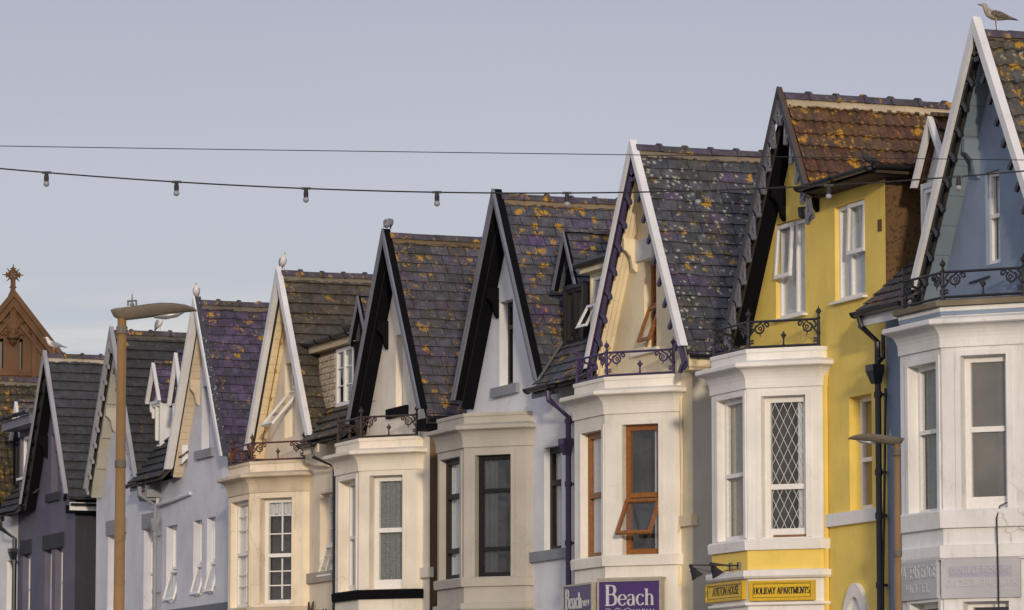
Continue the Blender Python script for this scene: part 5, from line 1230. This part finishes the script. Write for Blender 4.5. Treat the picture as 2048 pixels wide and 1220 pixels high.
juv = mott('speckled_body', (.36, .31, .24), (.20, .15, .10), .55, 40); juw = mott('speckled_wing', (.16, .125, .09), (.05, .04, .035), .5, 55); jt = plain('dark_tail', (.05, .042, .04), .8)
Lf = (-RT[0], -RT[1]); Rg = (RT[0], RT[1]); Tw = (-FW[0], -FW[1])
def mixd(a, b, t): return (a[0] * (1 - t) + b[0] * t, a[1] * (1 - t) + b[1] * t)
def ridge_pt(a, xp, yp, dz=.0):                     # a point on the ridge line x = a
    d = ray(xp, yp); t = (a - CX) / d[0]; return Vector((a, CY + t * d[1], ZA + .035 + dz))
G_ = 'gulls perched on the ridges'
bird('gull', ridge_pt(A[0], 1993, 60, -.08), Lf, .86, 'speckled brown young gull on the dark ridge at the top right corner', 'gull', G_, juv, juw, plain('dark_beak', (.03, .025, .025), .5), jt, legc=pk)
bird('gull', ridge_pt(A[4], 777, 468, -.015), mixd(Rg, (FW[0], FW[1]), .72), .80, 'grey hunched gull preening on the brown slate roof ridge', 'gull', G_, dg, dg, plain('dark_beak', (.03, .025, .025), .5), bt, pose='hunch', legc=plain('dark_leg', (.05, .04, .04), .6))
bird('gull', ridge_pt(A[5], 566, 535), mixd(Tw, Rg, .3), .78, 'white gull looking right on the ridge of the cream open-window house', 'gull', G_, gw, gg, gb, bt, 'upright', legc=pk)
bird('gull', ridge_pt(A[6], 392.5, 600), Tw, .78, 'white gull facing the street above the purple slate roof', 'gull', G_, gw, gg, gb, bt, 'upright', legc=pk)
bird('gull', ridge_pt(A[7], 319, 660), mixd(Tw, Rg, .6), .82, 'white gull on the ridge between the tall lamp and the purple roof', 'gull', G_, gw, gg, gb, bt, 'upright', legc=pk)
bird('gull', ridge_pt(A[8], 108, 706), mixd(Lf, Tw, .2), .90, 'grey-winged gull with yellow beak at the far left beside the church gable', 'gull', G_, gw, gg, gb, bt, legc=pk)
pd = plain('dark_pigeon', (.03, .03, .036), .8)
x_, z_ = F(1736, 357, .1); zg1 = F(1600, 400, -.05)[1]
bird('pigeon', Vector((F(1740, 360, .12)[0], .12, F(1600, 405, YW)[1] + .075)), mixd(Lf, Tw, .3), .62, 'dark pigeon on the black gutter of the yellow house dormer', 'pigeon', 'dark pigeons on the gutters', pd, pd, pd, pd)
yy = .40; X_, Z_ = F(689, 676, yy)
bird('pigeon', Vector((X_, yy, F(674, 697, .42)[1] + .165)), mixd(Lf, Tw, .5), .72, 'dark pigeon on the gutter of the peeling dormer beside the black gablet', 'pigeon', 'dark pigeons on the gutters', pd, pd, pd, pd, 'upright')

# ------------------------------------------------------------------ church behind the row
D = 118.; c0 = AT(26, 600, D); v_ = Vector((c0.x - CX, c0.y - CY, 0)).normalized(); u = Vector((v_.y, -v_.x, 0)); u = Vector((u.x * cos(.10) - u.y * sin(.10), u.x * sin(.10) + u.y * cos(.10), 0)); fc = Face((c0.x, c0.y), (u.x, u.y))
px = D / FPX * 1.0
ch = thing('church', (c0.x, c0.y, 0), 'orange-brown sandstone church gable topped by an ornate stone cross, at the far left', 'church')
sand = paint('sandstone', (.115, .058, .025), stain=.55, var=.35, srgb=(.09, .05, .02)); zt_ = c0.z; hw = 150 * px; sl_ = 1.26
bm = new(); zr = lambda s: zt_ - abs(s) * sl_
lw = [(-28 * px, zt_ - 138 * px, -18 * px, zt_ - 78 * px), (13.5 * px, zt_ - 138 * px, 20.5 * px, zt_ - 78 * px)]
panel(bm, fc, [(-hw, 0), (hw, 0), (hw, zr(hw)), (0, zt_), (-hw, zr(-hw))], lw, .35); obj('wall', bm, sand, ch)
bm = new()
for r in lw: quad(bm, fc, (r[0] - .05, r[1] - .05, r[2] + .05, r[3] + .05), -.36)
obj('lancet_window', bm, plain('dark_lancet', (.02, .02, .025), .3), ch)
for sg in (1, -1):
    bm = new()
    for (w0, w1, e1) in ((-.05, .16, .30), (.16, .42, .20), (.60, .72, .10)):
        q = [(0, zt_ + .22 - w0), (sg * hw, zr(hw) + .22 - w0), (sg * hw, zr(hw) + .22 - w1), (0, zt_ + .22 - w1)]
        A_ = [bm.verts.new(fc.pt(*p, e1)) for p in q]; B_ = [bm.verts.new(fc.pt(*p, -.35)) for p in q]; bm.faces.new(A_); bm.faces.new(B_)
        for i in range(4): bm.faces.new((A_[i], A_[(i + 1) % 4], B_[(i + 1) % 4], B_[i]))
    obj('coping', bm, sand, ch)
bm = new()
for sg in (1, -1):
    q = [fc.pt(0, zt_ - .1, -.3), fc.pt(sg * hw, zr(hw) - .1, -.3)]; back = Vector((v_.x, v_.y, 0)) * 9; bm.faces.new([bm.verts.new(p) for p in (q[0], q[1], q[1] + back, q[0] + back)])
obj('roof', bm, RM['slate_grey'](), ch)
bm = new()      # Y-shaped tracery with pendant, blind arch hoods, plinth band
for sg in (1, -1):
    tube(bm, [fc.pt(0, zt_ - 62 * px, .06), fc.pt(sg * 20 * px, zt_ - 40 * px, .06)], .07, 6)
    tube(bm, [fc.pt(sg * 2 * px, zt_ - 66 * px, .06), fc.pt(sg * 8 * px, zt_ - 62 * px, .06), fc.pt(sg * 12 * px, zt_ - 64 * px, .06)], [.08, .05, .02], 6)
    for k in (17, 32): tube(bm, [fc.pt(sg * (k - 5) * px, zt_ - (66 if k > 20 else 70) * px, .05), fc.pt(sg * k * px, zt_ - (60 if k > 20 else 66) * px, .07), fc.pt(sg * (k + 5) * px, zt_ - (66 if k > 20 else 70) * px, .05)], .045, 6)
    fbox(bm, fc, sg * 43 * px - .06, sg * 43 * px + .06, zt_ - 160 * px, zt_ - 60 * px, 0, .08)
fbox(bm, fc, -.09, .09, zt_ - 66 * px, zt_ - 8 * px, 0, .11)
lathe(bm, fc.pt(0, zt_ - 92 * px, .12), [(.02, 0), (.12, .10), (.07, .14), (.17, .2), (.19, .28), (.08, .34), (.08, .42)], 8)
fbox(bm, fc, -hw, hw, zt_ - 152 * px, zt_ - 148 * px, 0, .07)
obj('tracery', bm, sand, ch)
bm = new(); zc_ = zt_ + 42 * px            # the cross: pedestal, shaft, foliate arms round a pierced centre
lathe(bm, fc.pt(0, zt_ - 14 * px, -.05), [(.16, 0), (.15, 19 * px), (.13, 24 * px), (.075, 33 * px), (.055, 44 * px)], 8)
cc = fc.pt(0, zc_ + 9 * px, -.05); U = Vector((fc.d[0], fc.d[1], 0)); Z = Vector((0, 0, 1))
def bar(p, q, r=.045): tube(bm, [p, q], r, 6)
R1 = 10.5 * px
for k in range(8):
    t = pi / 4 * k; dd = U * cos(t) + Z * sin(t); big = k % 2 == 0; r1 = R1 * (1.4 if big else .98)
    if k == 6: continue
    bar(cc + dd * R1 * .55, cc + dd * r1, .03); pp = cc + dd * r1 * .86; pn = U * -sin(t) + Z * cos(t)
    tube(bm, [pp - pn * .085, pp - pn * .03 , pp + pn * .03, pp + pn * .085], [.012, .03, .03, .012], 6); tube(bm, [pp, pp + dd * .13], [.03, .006], 6)
tube(bm, [cc + (U * cos(t) + Z * sin(t)) * R1 * .62 for t in [2 * pi * i / 16 for i in range(17)]], .032, 6)
bar(cc - U * R1 * .6, cc + U * R1 * .6, .032); bar(cc - Z * R1 * .6, cc + Z * R1 * .6, .032)
bar(cc - Z * R1 * .6, fc.pt(0, zt_ + 20 * px, -.05), .07); pp = fc.pt(0, zt_ + 26 * px, -.05); tube(bm, [pp - U * .1, pp - U * .03, pp + U * .03, pp + U * .1], [.01, .06, .06, .01], 6)
obj('stone_cross', bm, sand, ch)

# ------------------------------------------------------------------ ground
def struct(name, bm, m): o = obj(name, bm, m); o['kind'] = 'structure'; return o
asph = paint('asphalt', (.055, .055, .058), stain=.2, rough=.9, srgb=(.03, .03, .03)); pav = paint('paving', (.22, .20, .18), stain=.4, rough=.9)
bm = new(); s = 1500; bm.faces.new([bm.verts.new(p) for p in ((-s, -s, -.13), (s, -s, -.13), (s, s, -.13), (-s, s, -.13))]); struct('ground', bm, paint('ground_mix', (.20, .17, .13), stain=.3, rough=.95))
bm = new(); box(bm, -160, 120, -12.0, -5.2, -.126, -.12); struct('road', bm, asph)
bm = new(); box(bm, -160, 120, -5.2, 12, -.12, 0); struct('pavement', bm, pav)
bm = new(); box(bm, -160, 120, -26, -12.0, -.12, 0); struct('promenade', bm, pav)
bm = new(); box(bm, -160, 120, -5.35, -5.203, -.12, .004); box(bm, -160, 120, -11.997, -11.85, -.12, .004); struct('kerb', bm, paint('kerb_stone', (.3, .29, .27), stain=.3))
bm = new(); x = -120
while x < 100: box(bm, x, x + 2, -8.65, -8.55, -.119, -.115); x += 5
struct('road_markings', bm, paint('road_white', (.7, .7, .68), stain=.5))

# ------------------------------------------------------------------ sky and sun
SUN_EL, SUN_G = 8., 17.          # elevation; how far the sunlight is off the line of the terrace
el, g_ = radians(SUN_EL), radians(SUN_G)
sd = Vector((cos(g_) * cos(el), -sin(g_) * cos(el), sin(el)))    # towards the sun
sun = bpy.data.lights.new('sun', 'SUN'); sun.energy = 2.1; sun.angle = radians(2.5); sun.color = (1, .845, .66)
so = bpy.data.objects.new('sun', sun); COL.objects.link(so); so.rotation_euler = sd.to_track_quat('Z', 'Y').to_euler(); so.location = (30, -20, 30)
wd = bpy.data.worlds.new('World'); S.world = wd; wd.use_nodes = True; nt = wd.node_tree; bg = nt.nodes['Background']
sk = N(nt, 'ShaderNodeTexSky', sky_type='NISHITA'); sk.sun_disc = False; sk.sun_elevation = el; sk.sun_rotation = math.atan2(sd.x, sd.y); sk.dust_density = 3; sk.altitude = 0
tc = N(nt, 'ShaderNodeTexCoord'); sp = N(nt, 'ShaderNodeSeparateXYZ'); L(nt, tc.outputs['Generated'], sp.inputs[0])
# thin even overcast veil: grey-lavender, a little paler low down
veil = ramp(nt, sp.outputs['Z'], [(.0, (5.8, 6.0, 6.4)), (.10, (5.1, 5.5, 6.1)), (.14, (5.05, 5.25, 6.15)), (.19, (4.35, 4.45, 5.5)), (.6, (3.8, 4.1, 5.1))])
nz = N(nt, 'ShaderNodeTexNoise'); nz.inputs['Scale'].default_value = 2.2; nz.inputs['Detail'].default_value = 4
mp = N(nt, 'ShaderNodeMapping'); mp.inputs['Scale'].default_value = (1, 1, 4); L(nt, tc.outputs['Generated'], mp.inputs[0]); L(nt, mp.outputs[0], nz.inputs['Vector'])
veil = mix(nt, 1., veil, ramp(nt, nz.outputs['Fac'], [(.3, (.955, .955, .96)), (.7, (1.045, 1.045, 1.035))]), 'MULTIPLY')
# low streaky clouds
n2 = N(nt, 'ShaderNodeTexNoise'); n2.inputs['Scale'].default_value = 20; n2.inputs['Detail'].default_value = 5; n2.inputs['Roughness'].default_value = .5
m2 = N(nt, 'ShaderNodeMapping'); m2.inputs['Scale'].default_value = (1, 1, 6); m2.inputs['Location'].default_value = (.35, 0, 0); L(nt, tc.outputs['Generated'], m2.inputs[0]); L(nt, m2.outputs[0], n2.inputs['Vector'])
low = N(nt, 'ShaderNodeMapRange'); low.inputs['From Min'].default_value = .120; low.inputs['From Max'].default_value = .108; L(nt, sp.outputs['Z'], low.inputs[0])
k = math_(nt, 'MULTIPLY', ramp(nt, n2.outputs['Fac'], [(.34, (0, 0, 0)), (.56, (1, 1, 1))]), low.outputs[0])
veil = mix(nt, math_(nt, 'MULTIPLY', k, .75), veil, (7.0, 6.8, 6.6))
# the veil is brighter round the low sun behind the camera
dp = N(nt, 'ShaderNodeVectorMath', operation='DOT_PRODUCT'); L(nt, tc.outputs['Generated'], dp.inputs[0]); dp.inputs[1].default_value = tuple(sd)
n5 = N(nt, 'ShaderNodeTexNoise'); n5.inputs['Scale'].default_value = 5; n5.inputs['Detail'].default_value = 6; L(nt, mp.outputs[0], n5.inputs['Vector'])
cl_ = mix(nt, ramp(nt, math_(nt, 'MULTIPLY_ADD', dp.outputs['Value'], .5, .5), [(.15, (0, 0, 0)), (.45, (1, 1, 1))]), (1., 1., 1.), ramp(nt, n5.outputs['Fac'], [(.35, (.45, .45, .5)), (.65, (1.5, 1.45, 1.4))]))
veil = mix(nt, 1., veil, cl_, 'MULTIPLY')
gl_ = ramp(nt, math_(nt, 'MULTIPLY_ADD', dp.outputs['Value'], .5, .5), [(.0, (1, 1, 1)), (.3, (1, 1, 1)), (.75, (1.3, 1.32, 1.36)), (1, (2.4, 2.2, 2.0))])
veil = mix(nt, 1., veil, gl_, 'MULTIPLY')
L(nt, mix(nt, .92, sk.outputs[0], veil), bg.inputs['Color']); bg.inputs['Strength'].default_value = .104
S.view_settings.view_transform = 'Standard'; S.view_settings.look = 'None'; S.view_settings.exposure = 0; S.view_settings.gamma = 1
S.cycles.use_denoising = True
try: S.cycles.max_bounces = 8; S.cycles.transparent_max_bounces = 16
except Exception: pass
